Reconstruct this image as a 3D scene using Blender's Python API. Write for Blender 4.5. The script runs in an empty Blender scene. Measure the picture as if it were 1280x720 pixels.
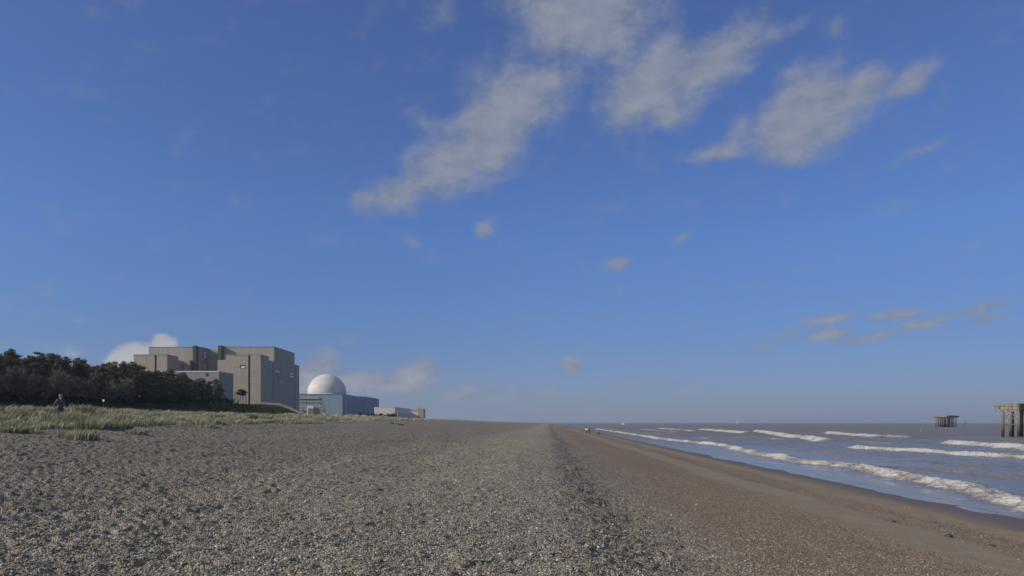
import bpy, bmesh, math, random
import numpy as np
from mathutils import Vector, Matrix

rng = np.random.default_rng(7)
random.seed(7)
scene = bpy.context.scene
COL = scene.collection
EYE = 4.2            # camera height above the sea
F = 900.0            # focal length in photo pixels
HOR = 528.0

def W(px, py, D):
    return Vector(((px - 640) / F * D, D, EYE + (HOR - py) / F * D))

# ------------------------------------------------------------------ noise
_perm = np.random.default_rng(3).permutation(512).astype(np.int64)
_perm = np.concatenate([_perm, _perm, _perm])
_ga = np.random.default_rng(5).random(512) * 2 * np.pi
_gx, _gy = np.cos(_ga), np.sin(_ga)
_r1 = np.random.default_rng(11).random(512)
_r2 = np.random.default_rng(12).random(512)
_r3 = np.random.default_rng(13).random(512)

def _h(ix, iy):
    return _perm[_perm[ix & 511] + (iy & 511)] & 511

def perlin(x, y):
    x = np.asarray(x, float); y = np.asarray(y, float)
    xi = np.floor(x).astype(np.int64); yi = np.floor(y).astype(np.int64)
    xf = x - xi; yf = y - yi
    u = xf * xf * xf * (xf * (xf * 6 - 15) + 10); v = yf * yf * yf * (yf * (yf * 6 - 15) + 10)
    def g(i, j, a, b):
        h = _h(i, j); return _gx[h] * a + _gy[h] * b
    n00 = g(xi, yi, xf, yf); n10 = g(xi + 1, yi, xf - 1, yf)
    n01 = g(xi, yi + 1, xf, yf - 1); n11 = g(xi + 1, yi + 1, xf - 1, yf - 1)
    a = n00 + u * (n10 - n00); b = n01 + u * (n11 - n01)
    return (a + v * (b - a)) * 1.5

def fbm(x, y, o=4, gain=.5):
    s = 0; a = 1.0; t = 0
    for k in range(o):
        s = s + a * perlin(x * 2 ** k + 17.3 * k, y * 2 ** k - 9.1 * k); t += a; a *= gain
    return s / t

def sstep(a, b, x):
    t = np.clip((x - a) / (b - a), 0, 1); return t * t * (3 - 2 * t)

def pits(x, y, cell, rmin, rmax):
    """scooped hollows with a raised far rim, one per cell"""
    x = x / cell; y = y / cell
    xi = np.floor(x).astype(np.int64); yi = np.floor(y).astype(np.int64)
    out = np.zeros_like(x)
    for dx in (-1, 0, 1):
        for dy in (-1, 0, 1):
            h = _h(xi + dx, yi + dy)
            cx = xi + dx + _r1[h]; cy = yi + dy + _r2[h]
            r = (rmin + (rmax - rmin) * _r3[h]) / cell
            an = _r3[(h * 7) & 511] * 6.28
            ax = (x - cx) * np.cos(an) + (y - cy) * np.sin(an)
            ay = -(x - cx) * np.sin(an) + (y - cy) * np.cos(an)
            d = np.sqrt((ax / 1.35) ** 2 + (ay / .8) ** 2) / r
            dep = .5 + _r1[(h * 3) & 511]
            out += dep * (-np.exp(-(d * 1.25) ** 2) + .42 * np.exp(-((d - 1.35) * 2.6) ** 2))
    return out

# ------------------------------------------------------------------ terrain
KY = np.array([-30, 34, 65, 105, 160, 220, 270, 300, 335, 400, 600, 1000, 9000.])
XE = np.array([-21, -24.3, -25.9, -27.9, -31, -34, -36.5, -38, -40, -44, -58, -70, -130.])
ZE = np.array([3.6, 3.75, 3.98, 4.14, 4.5, 4.8, 5.1, 5.3, 5.45, 5.7, 6.4, 7, 8.])
ZC = np.array([4.65, 4.7, 4.7, 4.7, 5.1, 5.6, 5.9, 6.0, 6.1, 6.4, 7.2, 8.2, 10.])
XC = np.array([-33, -34, -35, -37, -41, -44, -47, -50, -57, -68, -76, -84, -160.])
XF = np.array([-66, -66, -66, -66, -66, -67, -76, -86, -88, -90, -94, -104, -200.])
ZF = np.array([5.0, 5.2, 5.3, 5.5, 5.9, 6.2, 6.5, 6.7, 6.6, 6.8, 7.2, 7.6, 8.])
XT = np.array([-90, -90, -90, -90, -90, -90, -92, -99, -102, -104, -108, -118, -240.])
ZT = np.array([5.9, 6.1, 6.3, 6.9, 7.9, 9.3, 10.4, 10.6, 7.4, 7.2, 7.3, 7.6, 8.])
def profile(Y):
    i = lambda a: np.interp(Y, KY, a)
    c = .05 * np.clip(Y, -30, 3000) + .012 * np.clip(Y - 3000, 0, None)
    xe, ze = i(XE), i(ZE)
    w = .38 * perlin(Y * .07, Y * 0 + 1.5) + .22 * perlin(Y * .27, Y * 0 + 2.2)
    o = np.ones_like(Y)
    P = [(c + 20000, -5 * o), (c + 90, -5 * o), (c + 30, -.9 * o), (c + 20.3, 0 * o), (c + 13 + 2 * w, .75 * o), (c + 6.5 + w, 1.58 * o),
         (c + 1.75 + w, 2.12 * o), (c + .1 + w, 2.52 * o), (c - 7, 2.66 * o), (xe, ze), (i(XC), i(ZC)),
         (.5 * i(XC) + .5 * i(XF), i(ZF) + .1), (i(XF), i(ZF)), (i(XT), i(ZT)), (i(XT) - 70, i(ZT) + .3), (-30000 * o, 9 * o)]
    return P[::-1]

def base_z(x, Y):
    Y = np.asarray(Y, float); x = np.asarray(x, float)
    P = profile(Y)
    X = np.stack([p[0] for p in P]); Z = np.stack([p[1] for p in P])
    dx = np.maximum(X[1:] - X[:-1], 1e-3); sl = (Z[1:] - Z[:-1]) / dx
    m = np.zeros_like(Z)
    a, b = sl[:-1], sl[1:]
    m[1:-1] = np.where(a * b > 0, 2 * a * b / np.where(a + b == 0, 1, a + b), 0)
    m[0] = sl[0]; m[-1] = sl[-1]
    out = np.full_like(x, 0.)
    for k in range(len(P) - 1):
        s = (x >= X[k]) & (x < X[k + 1])
        t = np.clip((x - X[k]) / dx[k], 0, 1); t2 = t * t; t3 = t2 * t
        v = (2 * t3 - 3 * t2 + 1) * Z[k] + (t3 - 2 * t2 + t) * dx[k] * m[k] + (-2 * t3 + 3 * t2) * Z[k + 1] + (t3 - t2) * dx[k] * m[k + 1]
        out = np.where(s, v, out)
    return out

def edge_x(Y):
    Y = np.asarray(Y, float)
    return np.interp(Y, KY, XE) + 1.8 * perlin(Y * .11, Y * 0 + 3.3) + 1.0 * perlin(Y * .37, Y * 0 + 8.1)

def ucoord(x, Y):
    return x - .05 * np.asarray(Y, float) + .35 * perlin(Y * .07, Y * 0 + 1.5)

def masks(x, Y):
    u = ucoord(x, Y)
    ub = u + .9 * perlin(x * .21, Y * .09) + .35 * perlin(x * .9, Y * .4)
    sand = sstep(7.6, 9.0, ub) * (1 - sstep(10.6, 11.8, ub)) + .8 * sstep(13.6, 15.0, ub) * (1 - sstep(17.6, 19.0, ub))
    wet = sstep(15.6, 18.5, u + .5 * perlin(x * .5, Y * .12))
    dune = sstep(-.4, 1.6, edge_x(Y) - x + 1.6 * perlin(x * .3 + 40, Y * .22))
    return u, sand, wet, dune

def micro(x, Y):
    D = np.sqrt(x * x + Y * Y)
    u, sand, wet, dune = masks(x, Y)
    fade = 1 - sstep(70, 160, D)
    rough = (1 - sand * .8) * (1 - wet) * (1 - dune)
    left = 1 - sstep(-1.8, 1.2, u)
    band = np.exp(-((u - 1.2) / 1.2) ** 2)
    amp = rough * (.28 + .72 * left + 1.0 * band) * fade
    z = .05 * perlin(x * .9, Y * .9) + .03 * perlin(x * 2.1 + 5, Y * 2.1)
    z = z + .042 * pits(x + .15 * perlin(Y * 2, x * 2), Y, .40, .055, .125)
    z = z + .015 * pits(x + 91.3, Y + 12.2, .23, .05, .10)
    lf = sstep(2.0, 7.5, -u + 1.2 * perlin(x * .3, Y * .12))
    rid = 1 - np.abs(perlin(x * .9 + Y * .3 + .8 * perlin(x * .8, Y * .8), Y * 2.6 - x * .5))
    z = z + lf * (.035 * rid + .024 * perlin(x * 2.6, Y * 3.6) + .046 * perlin(x * 4.9 + Y, Y * 6.6) + .032 * perlin(x * 9, Y * 11))
    z = z + .010 * perlin(x * 11, Y * 11) + .007 * perlin(x * 23, Y * 23)
    out = z * amp
    big = .10 * perlin(x * .13, Y * .10) + .05 * perlin(x * .35, Y * .3)
    out = out + big * (1 - sstep(9, 15, u)) * sstep(-3, -8, -u * 0 + u - 0) * (1 - dune) * (1 - sstep(250, 500, D))
    out = out + sand * .012 * perlin(x * 1.4, Y * .7)
    cus = .06 * perlin(Y * .09, u * .1) + .03 * perlin(Y * .31, u * .2)
    out = out + cus * sstep(10, 16, u) * (1 - sstep(400, 900, D))
    hum = .5 * perlin(x * .17, Y * .13) + .5 * perlin(x * .36 + 7, Y * .27) + .1 * perlin(x * 1.3, Y * 1.1)
    zone = dune * sstep(-76, -60, x) * (1 - sstep(500, 900, D)) * (1 - .55 * sstep(90, 170, Y))
    out = out + hum * zone * np.where(x < np.interp(Y, KY, XC) - 4, .45, .9)
    out = out + dune * (1 - sstep(-76, -60, x)) * .25 * perlin(x * .2, Y * .16)
    return out

def ground(x, Y):
    x = np.atleast_1d(np.asarray(x, float)); Y = np.atleast_1d(np.asarray(Y, float))
    return base_z(x, Y) + micro(x, Y)
def gz(x, Y):
    return float(ground(x, Y)[0])

# ------------------------------------------------------------------ mesh helpers
def mesh_np(name, verts, quads=None, tris=None, smooth=False):
    me = bpy.data.meshes.new(name)
    verts = np.ascontiguousarray(verts, np.float32)
    me.vertices.add(len(verts)); me.vertices.foreach_set('co', verts.ravel())
    parts = []; starts = []; n = 0
    if quads is not None and len(quads):
        parts.append(np.asarray(quads, np.int32).ravel()); starts.append(np.arange(len(quads)) * 4); n = len(quads) * 4
    if tris is not None and len(tris):
        parts.append(np.asarray(tris, np.int32).ravel()); starts.append(n + np.arange(len(tris)) * 3)
    lv = np.concatenate(parts); st = np.concatenate(starts).astype(np.int32)
    me.loops.add(len(lv)); me.loops.foreach_set('vertex_index', lv)
    me.polygons.add(len(st)); me.polygons.foreach_set('loop_start', st)
    me.update(calc_edges=True)
    if smooth:
        me.polygons.foreach_set('use_smooth', np.ones(len(st), bool))
    me.validate()
    return me

def attr(me, name, arr):
    a = me.attributes.new(name, 'FLOAT', 'POINT'); a.data.foreach_set('value', np.ascontiguousarray(arr, np.float32))

def link(name, me, mat=None, parent=None):
    o = bpy.data.objects.new(name, me); COL.objects.link(o)
    if mat is not None and not me.materials: me.materials.append(mat)
    if parent is not None: o.parent = parent
    return o

def tag(o, label=None, cat=None, group=None, kind=None):
    if label: o['label'] = label
    if cat: o['category'] = cat
    if group: o['group'] = group
    if kind: o['kind'] = kind
    return o

def empty(name, loc, rz=0):
    o = bpy.data.objects.new(name, None); COL.objects.link(o)
    o.location = loc; o.rotation_euler = (0, 0, rz); o.empty_display_size = .5
    return o

def copy_tree(o, parent=None):
    c = o.copy(); COL.objects.link(c)
    if parent is not None: c.parent = parent
    for ch in o.children: copy_tree(ch, c)
    return c

class MB:
    def __init__(s): s.v = []; s.f = []
    def box(s, x0, x1, y0, y1, z0, z1):
        b = len(s.v)
        s.v += [(x, y, z) for z in (z0, z1) for y in (y0, y1) for x in (x0, x1)]
        for q in ((0, 2, 3, 1), (4, 5, 7, 6), (0, 1, 5, 4), (2, 6, 7, 3), (0, 4, 6, 2), (1, 3, 7, 5)):
            s.f.append(tuple(b + i for i in q))
        return s
    def poly(s, pts, d):
        """prism: polygon pts extruded by vector d"""
        b = len(s.v); n = len(pts); d = Vector(d)
        s.v += [tuple(p) for p in pts] + [tuple(Vector(p) + d) for p in pts]
        s.f.append(tuple(b + i for i in range(n))[::-1]); s.f.append(tuple(b + n + i for i in range(n)))
        for i in range(n):
            j = (i + 1) % n; s.f.append((b + i, b + j, b + n + j, b + n + i))
        return s
    def tube(s, pts, rad, n=8, cap=True):
        pts = [Vector(p) for p in pts]
        if not hasattr(rad, '__len__'): rad = [rad] * len(pts)
        b = len(s.v)
        for i, p in enumerate(pts):
            t = (pts[min(i + 1, len(pts) - 1)] - pts[max(i - 1, 0)]).normalized()
            a = t.orthogonal().normalized() if abs(t.z) < .9 else (Vector((1, 0, 0)) - t * t.x).normalized()
            c = t.cross(a)
            for k in range(n):
                w = 2 * math.pi * k / n
                s.v.append(tuple(p + (a * math.cos(w) + c * math.sin(w)) * rad[i]))
        for i in range(len(pts) - 1):
            for k in range(n):
                k2 = (k + 1) % n
                s.f.append((b + i * n + k, b + i * n + k2, b + (i + 1) * n + k2, b + (i + 1) * n + k))
        if cap:
            s.f.append(tuple(b + k for k in range(n))[::-1]); e = b + (len(pts) - 1) * n
            s.f.append(tuple(e + k for k in range(n)))
        return s
    def ell(s, c, r, nu=12, nv=8, rot=None):
        b = len(s.v)
        for j in range(nv + 1):
            th = math.pi * j / nv
            for i in range(nu):
                ph = 2 * math.pi * i / nu
                p = Vector((r[0] * math.sin(th) * math.cos(ph), r[1] * math.sin(th) * math.sin(ph), r[2] * math.cos(th)))
                if rot is not None: p = rot @ p
                s.v.append(tuple(p + Vector(c)))
        for j in range(nv):
            for i in range(nu):
                i2 = (i + 1) % nu
                s.f.append((b + j * nu + i, b + (j + 1) * nu + i, b + (j + 1) * nu + i2, b + j * nu + i2))
        return s
    def build(s, name, mat, parent=None, smooth=False, world=True, bevel=0):
        off = Vector(parent.matrix_basis.translation) if (parent is not None and world) else Vector((0, 0, 0))
        if parent is not None and world and parent.parent is not None: off = off + parent.parent.matrix_basis.translation
        me = bpy.data.meshes.new(name)
        me.from_pydata([tuple(Vector(p) - off) for p in s.v], [], s.f); me.update()
        bm = bmesh.new(); bm.from_mesh(me)
        bmesh.ops.recalc_face_normals(bm, faces=bm.faces)
        if bevel: bmesh.ops.bevel(bm, geom=list(bm.edges), offset=bevel, segments=1, affect='EDGES', profile=.5)
        bm.to_mesh(me); bm.free()
        if smooth: me.polygons.foreach_set('use_smooth', np.ones(len(me.polygons), bool))
        return link(name, me, mat, parent)

# ------------------------------------------------------------------ materials
class NT:
    def __init__(s, tree): s.t = tree; s.n = tree.nodes; s.l = tree.links
    def node(s, typ, **kw):
        n = s.n.new(typ)
        ins = kw.pop('ins', {})
        for k, v in kw.items(): setattr(n, k, v)
        for k, v in ins.items():
            if hasattr(v, 'is_output'): s.l.new(v, n.inputs[k])
            else: n.inputs[k].default_value = v
        return n
    def math(s, op, a, b=0.0, clamp=False):
        return s.node('ShaderNodeMath', operation=op, use_clamp=clamp, ins={0: a, 1: b}).outputs[0]
    def noise(s, vec, scale, detail=4, rough=.55):
        return s.node('ShaderNodeTexNoise', ins={'Vector': vec, 'Scale': scale, 'Detail': detail, 'Roughness': rough}).outputs[0]
    def ramp(s, fac, stops, interp='LINEAR'):
        n = s.node('ShaderNodeValToRGB', ins={'Fac': fac}); cr = n.color_ramp; cr.interpolation = interp
        while len(cr.elements) < len(stops): cr.elements.new(.5)
        for e, (p, c) in zip(cr.elements, stops):
            e.position = p; e.color = (*c, 1) if len(c) == 3 else c
        return n.outputs[0]
    def mix(s, fac, a, b, mode='MIX'):
        n = s.node('ShaderNodeMix', data_type='RGBA', blend_type=mode)
        for k, v in ((0, fac), (6, a), (7, b)):
            if hasattr(v, 'is_output'): s.l.new(v, n.inputs[k])
            else: n.inputs[k].default_value = (*v, 1) if hasattr(v, '__len__') and len(v) == 3 else v
        return n.outputs[2]
    def mapr(s, v, a, b, c=0., d=1., smooth=False):
        return s.node('ShaderNodeMapRange', interpolation_type='SMOOTHSTEP' if smooth else 'LINEAR', ins={0: v, 1: a, 2: b, 3: c, 4: d}).outputs[0]

def new_mat(name):
    m = bpy.data.materials.new(name); m.use_nodes = True
    t = NT(m.node_tree); t.n.clear()
    out = t.node('ShaderNodeOutputMaterial'); b = t.node('ShaderNodeBsdfPrincipled')
    b.inputs['Specular IOR Level'].default_value = .3
    t.l.new(b.outputs[0], out.inputs[0])
    co = t.node('ShaderNodeTexCoord').outputs['Object']
    return m, t, b, co
def setc(t, b, col=None, rough=None, bump=None, strength=.5, dist=.02):
    if col is not None:
        if hasattr(col, 'is_output'): t.l.new(col, b.inputs['Base Color'])
        else: b.inputs['Base Color'].default_value = (*col, 1)
    if rough is not None:
        if hasattr(rough, 'is_output'): t.l.new(rough, b.inputs['Roughness'])
        else: b.inputs['Roughness'].default_value = rough
    if bump is not None:
        n = t.node('ShaderNodeBump', ins={'Height': bump, 'Strength': strength, 'Distance': dist})
        t.l.new(n.outputs[0], b.inputs['Normal'])

def simple(name, col, rough=.7, var=.25, scale=3., bump=.0):
    m, t, b, co = new_mat(name)
    n = t.noise(co, scale, 5)
    c = t.ramp(n, [(.25, tuple(x * (1 - var) for x in col)), (.75, tuple(min(1, x * (1 + var)) for x in col))])
    setc(t, b, c, rough, n if bump else None, bump, .05)
    return m

def clad(name, col, panel=(6., 2.4), streak=.25, rough=.75, line=.35, ribs=0):
    """large facade: panel joints, rain streaks and blotches"""
    m, t, b, co = new_mat(name)
    geo = t.node('ShaderNodeNewGeometry')
    sx = t.node('ShaderNodeSeparateXYZ', ins={0: co}); nx = t.node('ShaderNodeSeparateXYZ', ins={0: geo.outputs['Normal']})
    side = t.math('GREATER_THAN', t.math('ABSOLUTE', nx.outputs[0]), .6)
    h = t.node('ShaderNodeMix', data_type='FLOAT', ins={0: side, 2: sx.outputs[0], 3: sx.outputs[1]}).outputs[0]
    uv = t.node('ShaderNodeCombineXYZ', ins={0: h, 1: sx.outputs[2], 2: 0.}).outputs[0]
    br = t.node('ShaderNodeTexBrick', offset=0., ins={'Vector': uv, 'Color1': (.93, .93, .93, 1), 'Color2': (1.06, 1.06, 1.06, 1), 'Mortar': (1 - line,) * 3 + (1,),
                'Scale': 1., 'Mortar Size': .07, 'Brick Width': panel[0], 'Row Height': panel[1]}).outputs[0]
    st = t.node('ShaderNodeMapping', ins={'Vector': uv, 'Scale': (.55, .03, 1)}).outputs[0]
    s1 = t.noise(st, 1.4, 5, .6)
    bl = t.noise(uv, .12, 4)
    c = t.mix(t.mapr(s1, .35, .75, 0, 1), tuple(col), tuple(x * (1 - streak) for x in col))
    c = t.mix(t.mapr(bl, .3, .7, 0, .6), c, tuple(x * (1 - .6 * streak) * (1.0, .98, .95)[i] for i, x in enumerate(col)))
    c = t.mix(1., c, br, 'MULTIPLY')
    setc(t, b, c, rough)
    if ribs:
        w = t.math('SINE', t.math('MULTIPLY', h, ribs))
        setc(t, b, bump=w, strength=.5, dist=.08)
    return m

M = {}
M['concrete'] = clad('brown_concrete', (.385, .345, .285), (3.6, 2.2), .28, line=.16)
M['hall'] = clad('grey_brown_cladding', (.345, .325, .29), (2.4, 60), .2, line=.16)
M['darkclad'] = clad('dark_cladding', (.07, .065, .062), (2.4, 30), .2)
M['turbine'] = clad('pale_grey_cladding', (.25, .252, .245), (3.0, 3.4), .25, line=.12)
M['trim'] = simple('pale_trim', (.5, .5, .48), .6, .12, 1.)
M['roof'] = simple('grey_roof', (.2, .2, .2), .9, .2, .3)
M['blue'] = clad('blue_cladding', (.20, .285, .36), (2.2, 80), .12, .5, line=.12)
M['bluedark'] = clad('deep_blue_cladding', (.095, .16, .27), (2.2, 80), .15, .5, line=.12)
M['white'] = clad('white_cladding', (.62, .6, .58), (4., 60), .12, .6, line=.1)
M['dome'] = clad('white_dome_paint', (.60, .59, .57), (6., 4.5), .1, .6, line=.05)
M['glass'] = simple('window_glass', (.03, .035, .04), .15, .1)
M['louvre'] = simple('pale_louvre', (.8, .8, .8), .6, .1)
M['steel'] = simple('grey_steel', (.12, .12, .12), .55, .25, 1.)
M['steeldk'] = simple('dark_steel', (.045, .05, .055), .5, .25, 1.)
M['galv'] = simple('galvanised_steel', (.42, .42, .42), .5, .15, 1.)
M['tan'] = clad('tan_render', (.38, .33, .27), (3, 3), .2)
M['wall'] = clad('weathered_pale_concrete', (.36, .345, .31), (3., 6.), .3, line=.2)
M['timber'] = simple('weathered_timber', (.12, .1, .08), .85, .3, 6.)
M['darkplastic'] = simple('dark_paint', (.03, .03, .035), .6, .2)
M['whitepaint'] = simple('white_paint', (.78, .78, .76), .5, .05)

# shingle
def shingle_mat(name='beach_shingle'):
    m, t, b, co = new_mat(name)
    A = lambda k: t.node('ShaderNodeAttribute', attribute_name=k).outputs['Fac']
    sand, wet, brown = A('sand'), A('wet'), A('brown')
    v1 = t.node('ShaderNodeTexVoronoi', feature='F1', ins={'Vector': co, 'Scale': 34., 'Randomness': 1.})
    v2 = t.node('ShaderNodeTexVoronoi', feature='F1', ins={'Vector': co, 'Scale': 14., 'Randomness': 1.})
    r1 = t.node('ShaderNodeSeparateColor', ins={0: v1.outputs['Color']}).outputs[0]
    r2 = t.node('ShaderNodeSeparateColor', ins={0: v2.outputs['Color']}).outputs[1]
    r = t.math('ADD', t.math('MULTIPLY', r1, .6), t.math('MULTIPLY', r2, .4))
    peb = t.ramp(r, [(.12, (.055, .048, .04)), (.35, (.195, .165, .13)), (.55, (.265, .23, .185)), (.75, (.34, .30, .25)), (.93, (.49, .46, .42))])
    pebb = t.ramp(r, [(.12, (.065, .05, .038)), (.35, (.21, .158, .115)), (.6, (.30, .232, .172)), (.85, (.38, .305, .235)), (.97, (.48, .42, .35))])
    big = t.noise(co, .35, 4); mid = t.noise(co, 2.2, 4)
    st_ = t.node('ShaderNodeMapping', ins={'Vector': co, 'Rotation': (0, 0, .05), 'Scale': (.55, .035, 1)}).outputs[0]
    peb = t.mix(1., peb, (1.03, 1.085, 1.09), 'MULTIPLY'); pebb = t.mix(1., pebb, (.92, .87, .77), 'MULTIPLY')
    c = t.mix(brown, peb, pebb)
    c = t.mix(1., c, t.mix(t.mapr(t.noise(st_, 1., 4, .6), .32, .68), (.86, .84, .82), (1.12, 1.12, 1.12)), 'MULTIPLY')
    c = t.mix(1., c, t.mix(A('tanned'), (1, 1, 1), (1.17, 1.14, 1.05)), 'MULTIPLY')
    c = t.mix(1., c, t.mix(A('left_shade'), (1, 1, 1), (.76, .76, .77)), 'MULTIPLY')  # ripple shadow and vignette darkening put into the left shingle colour
    c = t.mix(t.mapr(mid, .35, .7, 0, .45), c, (.19, .165, .14))
    c = t.mix(t.mapr(big, .42, .72, 0, .35), c, (.19, .155, .12))
    gr = t.noise(co, 70., 2)
    sc = t.mix(t.mapr(t.noise(co, 1.1, 5), .35, .7), (.36, .298, .228), (.285, .23, .175))
    sc = t.mix(t.mapr(gr, .3, .7, 0, .5), sc, (.22, .178, .135))
    specks = t.mapr(t.noise(co, 7., 4, .7), .6, .68)
    sc = t.mix(t.math('MULTIPLY', specks, .7), sc, (.15, .115, .085))
    sc = t.mix(1., sc, (.89, .87, .775), 'MULTIPLY')
    c = t.mix(sand, c, sc)
    dk = t.mix(1., c, (.58, .53, .47), 'MULTIPLY')
    c = t.mix(wet, c, dk)
    hgt = t.math('ADD', t.math('MULTIPLY', v1.outputs['Distance'], -1.), t.math('MULTIPLY', v2.outputs['Distance'], -.8))
    hgt = t.math('MULTIPLY', hgt, t.math('SUBTRACT', 1., t.math('MULTIPLY', sand, .75)))
    ro = t.mapr(wet, 0., 1., .85, .5)
    setc(t, b, c, ro)
    st = t.node('ShaderNodeBump', ins={'Height': hgt, 'Distance': .035})
    t.l.new(t.mapr(wet, 0., 1., .8, .15), st.inputs['Strength'])
    t.l.new(st.outputs[0], b.inputs['Normal'])
    return m
M['shingle'] = shingle_mat()

def dune_mat():
    m, t, b, co = new_mat('dune_turf')
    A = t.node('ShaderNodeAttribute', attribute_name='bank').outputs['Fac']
    n1 = t.noise(co, .22, 5); n2 = t.noise(co, 2.4, 4, .65); n3 = t.noise(co, 9., 3)
    g = t.mix(t.mapr(n2, .35, .68), (.10, .108, .058), (.21, .205, .13))
    g = t.mix(t.mapr(n3, .4, .7, 0, .5), g, (.06, .07, .03))
    sand = t.mix(n2, (.24, .215, .18), (.17, .15, .12))
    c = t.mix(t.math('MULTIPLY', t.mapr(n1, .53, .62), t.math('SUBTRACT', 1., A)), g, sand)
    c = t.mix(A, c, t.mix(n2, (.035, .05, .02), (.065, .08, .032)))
    setc(t, b, c, .95, n2, .7, .12)
    return m
M['dune'] = dune_mat()

# ------------------------------------------------------------------ terrain meshes
def geo_rows(a, b, r):
    n = int(math.ceil(math.log(b / a) / math.log(r))); return a * (b / a) ** (np.arange(n + 1) / n)

AP = -7.0
rows = np.concatenate([geo_rows(8.5, 75, 1.0033), geo_rows(75, 420, 1.008)[1:], geo_rows(420, 9000, 1.05)[1:]]) + AP
cols = np.concatenate([np.linspace(-1.1, -.78, 60)[:-1], np.linspace(-.78, .72, 1000), np.linspace(.72, 1.1, 60)[1:]])
R_, C_ = len(rows), len(cols)
GY = np.repeat(rows, C_); GX = np.tile(cols, R_) * (GY - AP)
GXs = GX + .05 * np.clip(GY, 0, 60)
GX = GXs
GZ = base_z(GX, GY) + micro(GX, GY)
u_, sand_, wet_, dune_ = masks(GX, GY)
keep_v = u_ < 60
idx = (np.arange(R_ - 1)[:, None] * C_ + np.arange(C_ - 1)[None, :]).ravel()
quads = np.stack([idx, idx + 1, idx + C_ + 1, idx + C_], 1)
fd = dune_[quads].mean(1) > .5
fsea = (u_[quads].min(1) > 60) & (GY[quads].min(1) > 0)
tan_ = np.exp(-((u_ + 2.4 + .8 * perlin(GX * .3, GY * .06)) / 1.9) ** 2) * sstep(9, 26, GY)
left_shade_ = sstep(4.5, 9, -u_ + 2.2 * perlin(GX * .25, GY * .08))  # mask for the shade painted on the left of the beach
brown_ = sstep(-.5, 5, u_ + 1.2 * perlin(GX * .3, GY * .2)) * .85 + .12
def submesh(name, fm, mat, attrs):
    q = quads[fm]; used = np.unique(q); re = np.zeros(len(GX), np.int64); re[used] = np.arange(len(used))
    me = mesh_np(name, np.stack([GX[used], GY[used], GZ[used]], 1), re[q], smooth=True)
    for k, a in attrs.items(): attr(me, k, a[used])
    return link(name, me, mat)
tag(submesh('shingle_beach', ~fd & ~fsea, M['shingle'], {'sand': sand_, 'wet': wet_, 'brown': brown_, 'left_shade': left_shade_, 'tanned': tan_}), kind='structure')
XFy = np.interp(GY, KY, XF)
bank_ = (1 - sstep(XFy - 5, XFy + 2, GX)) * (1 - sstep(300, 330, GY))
tag(submesh('dune_ground', fd, M['dune'], {'bank': bank_}), kind='structure')

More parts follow.
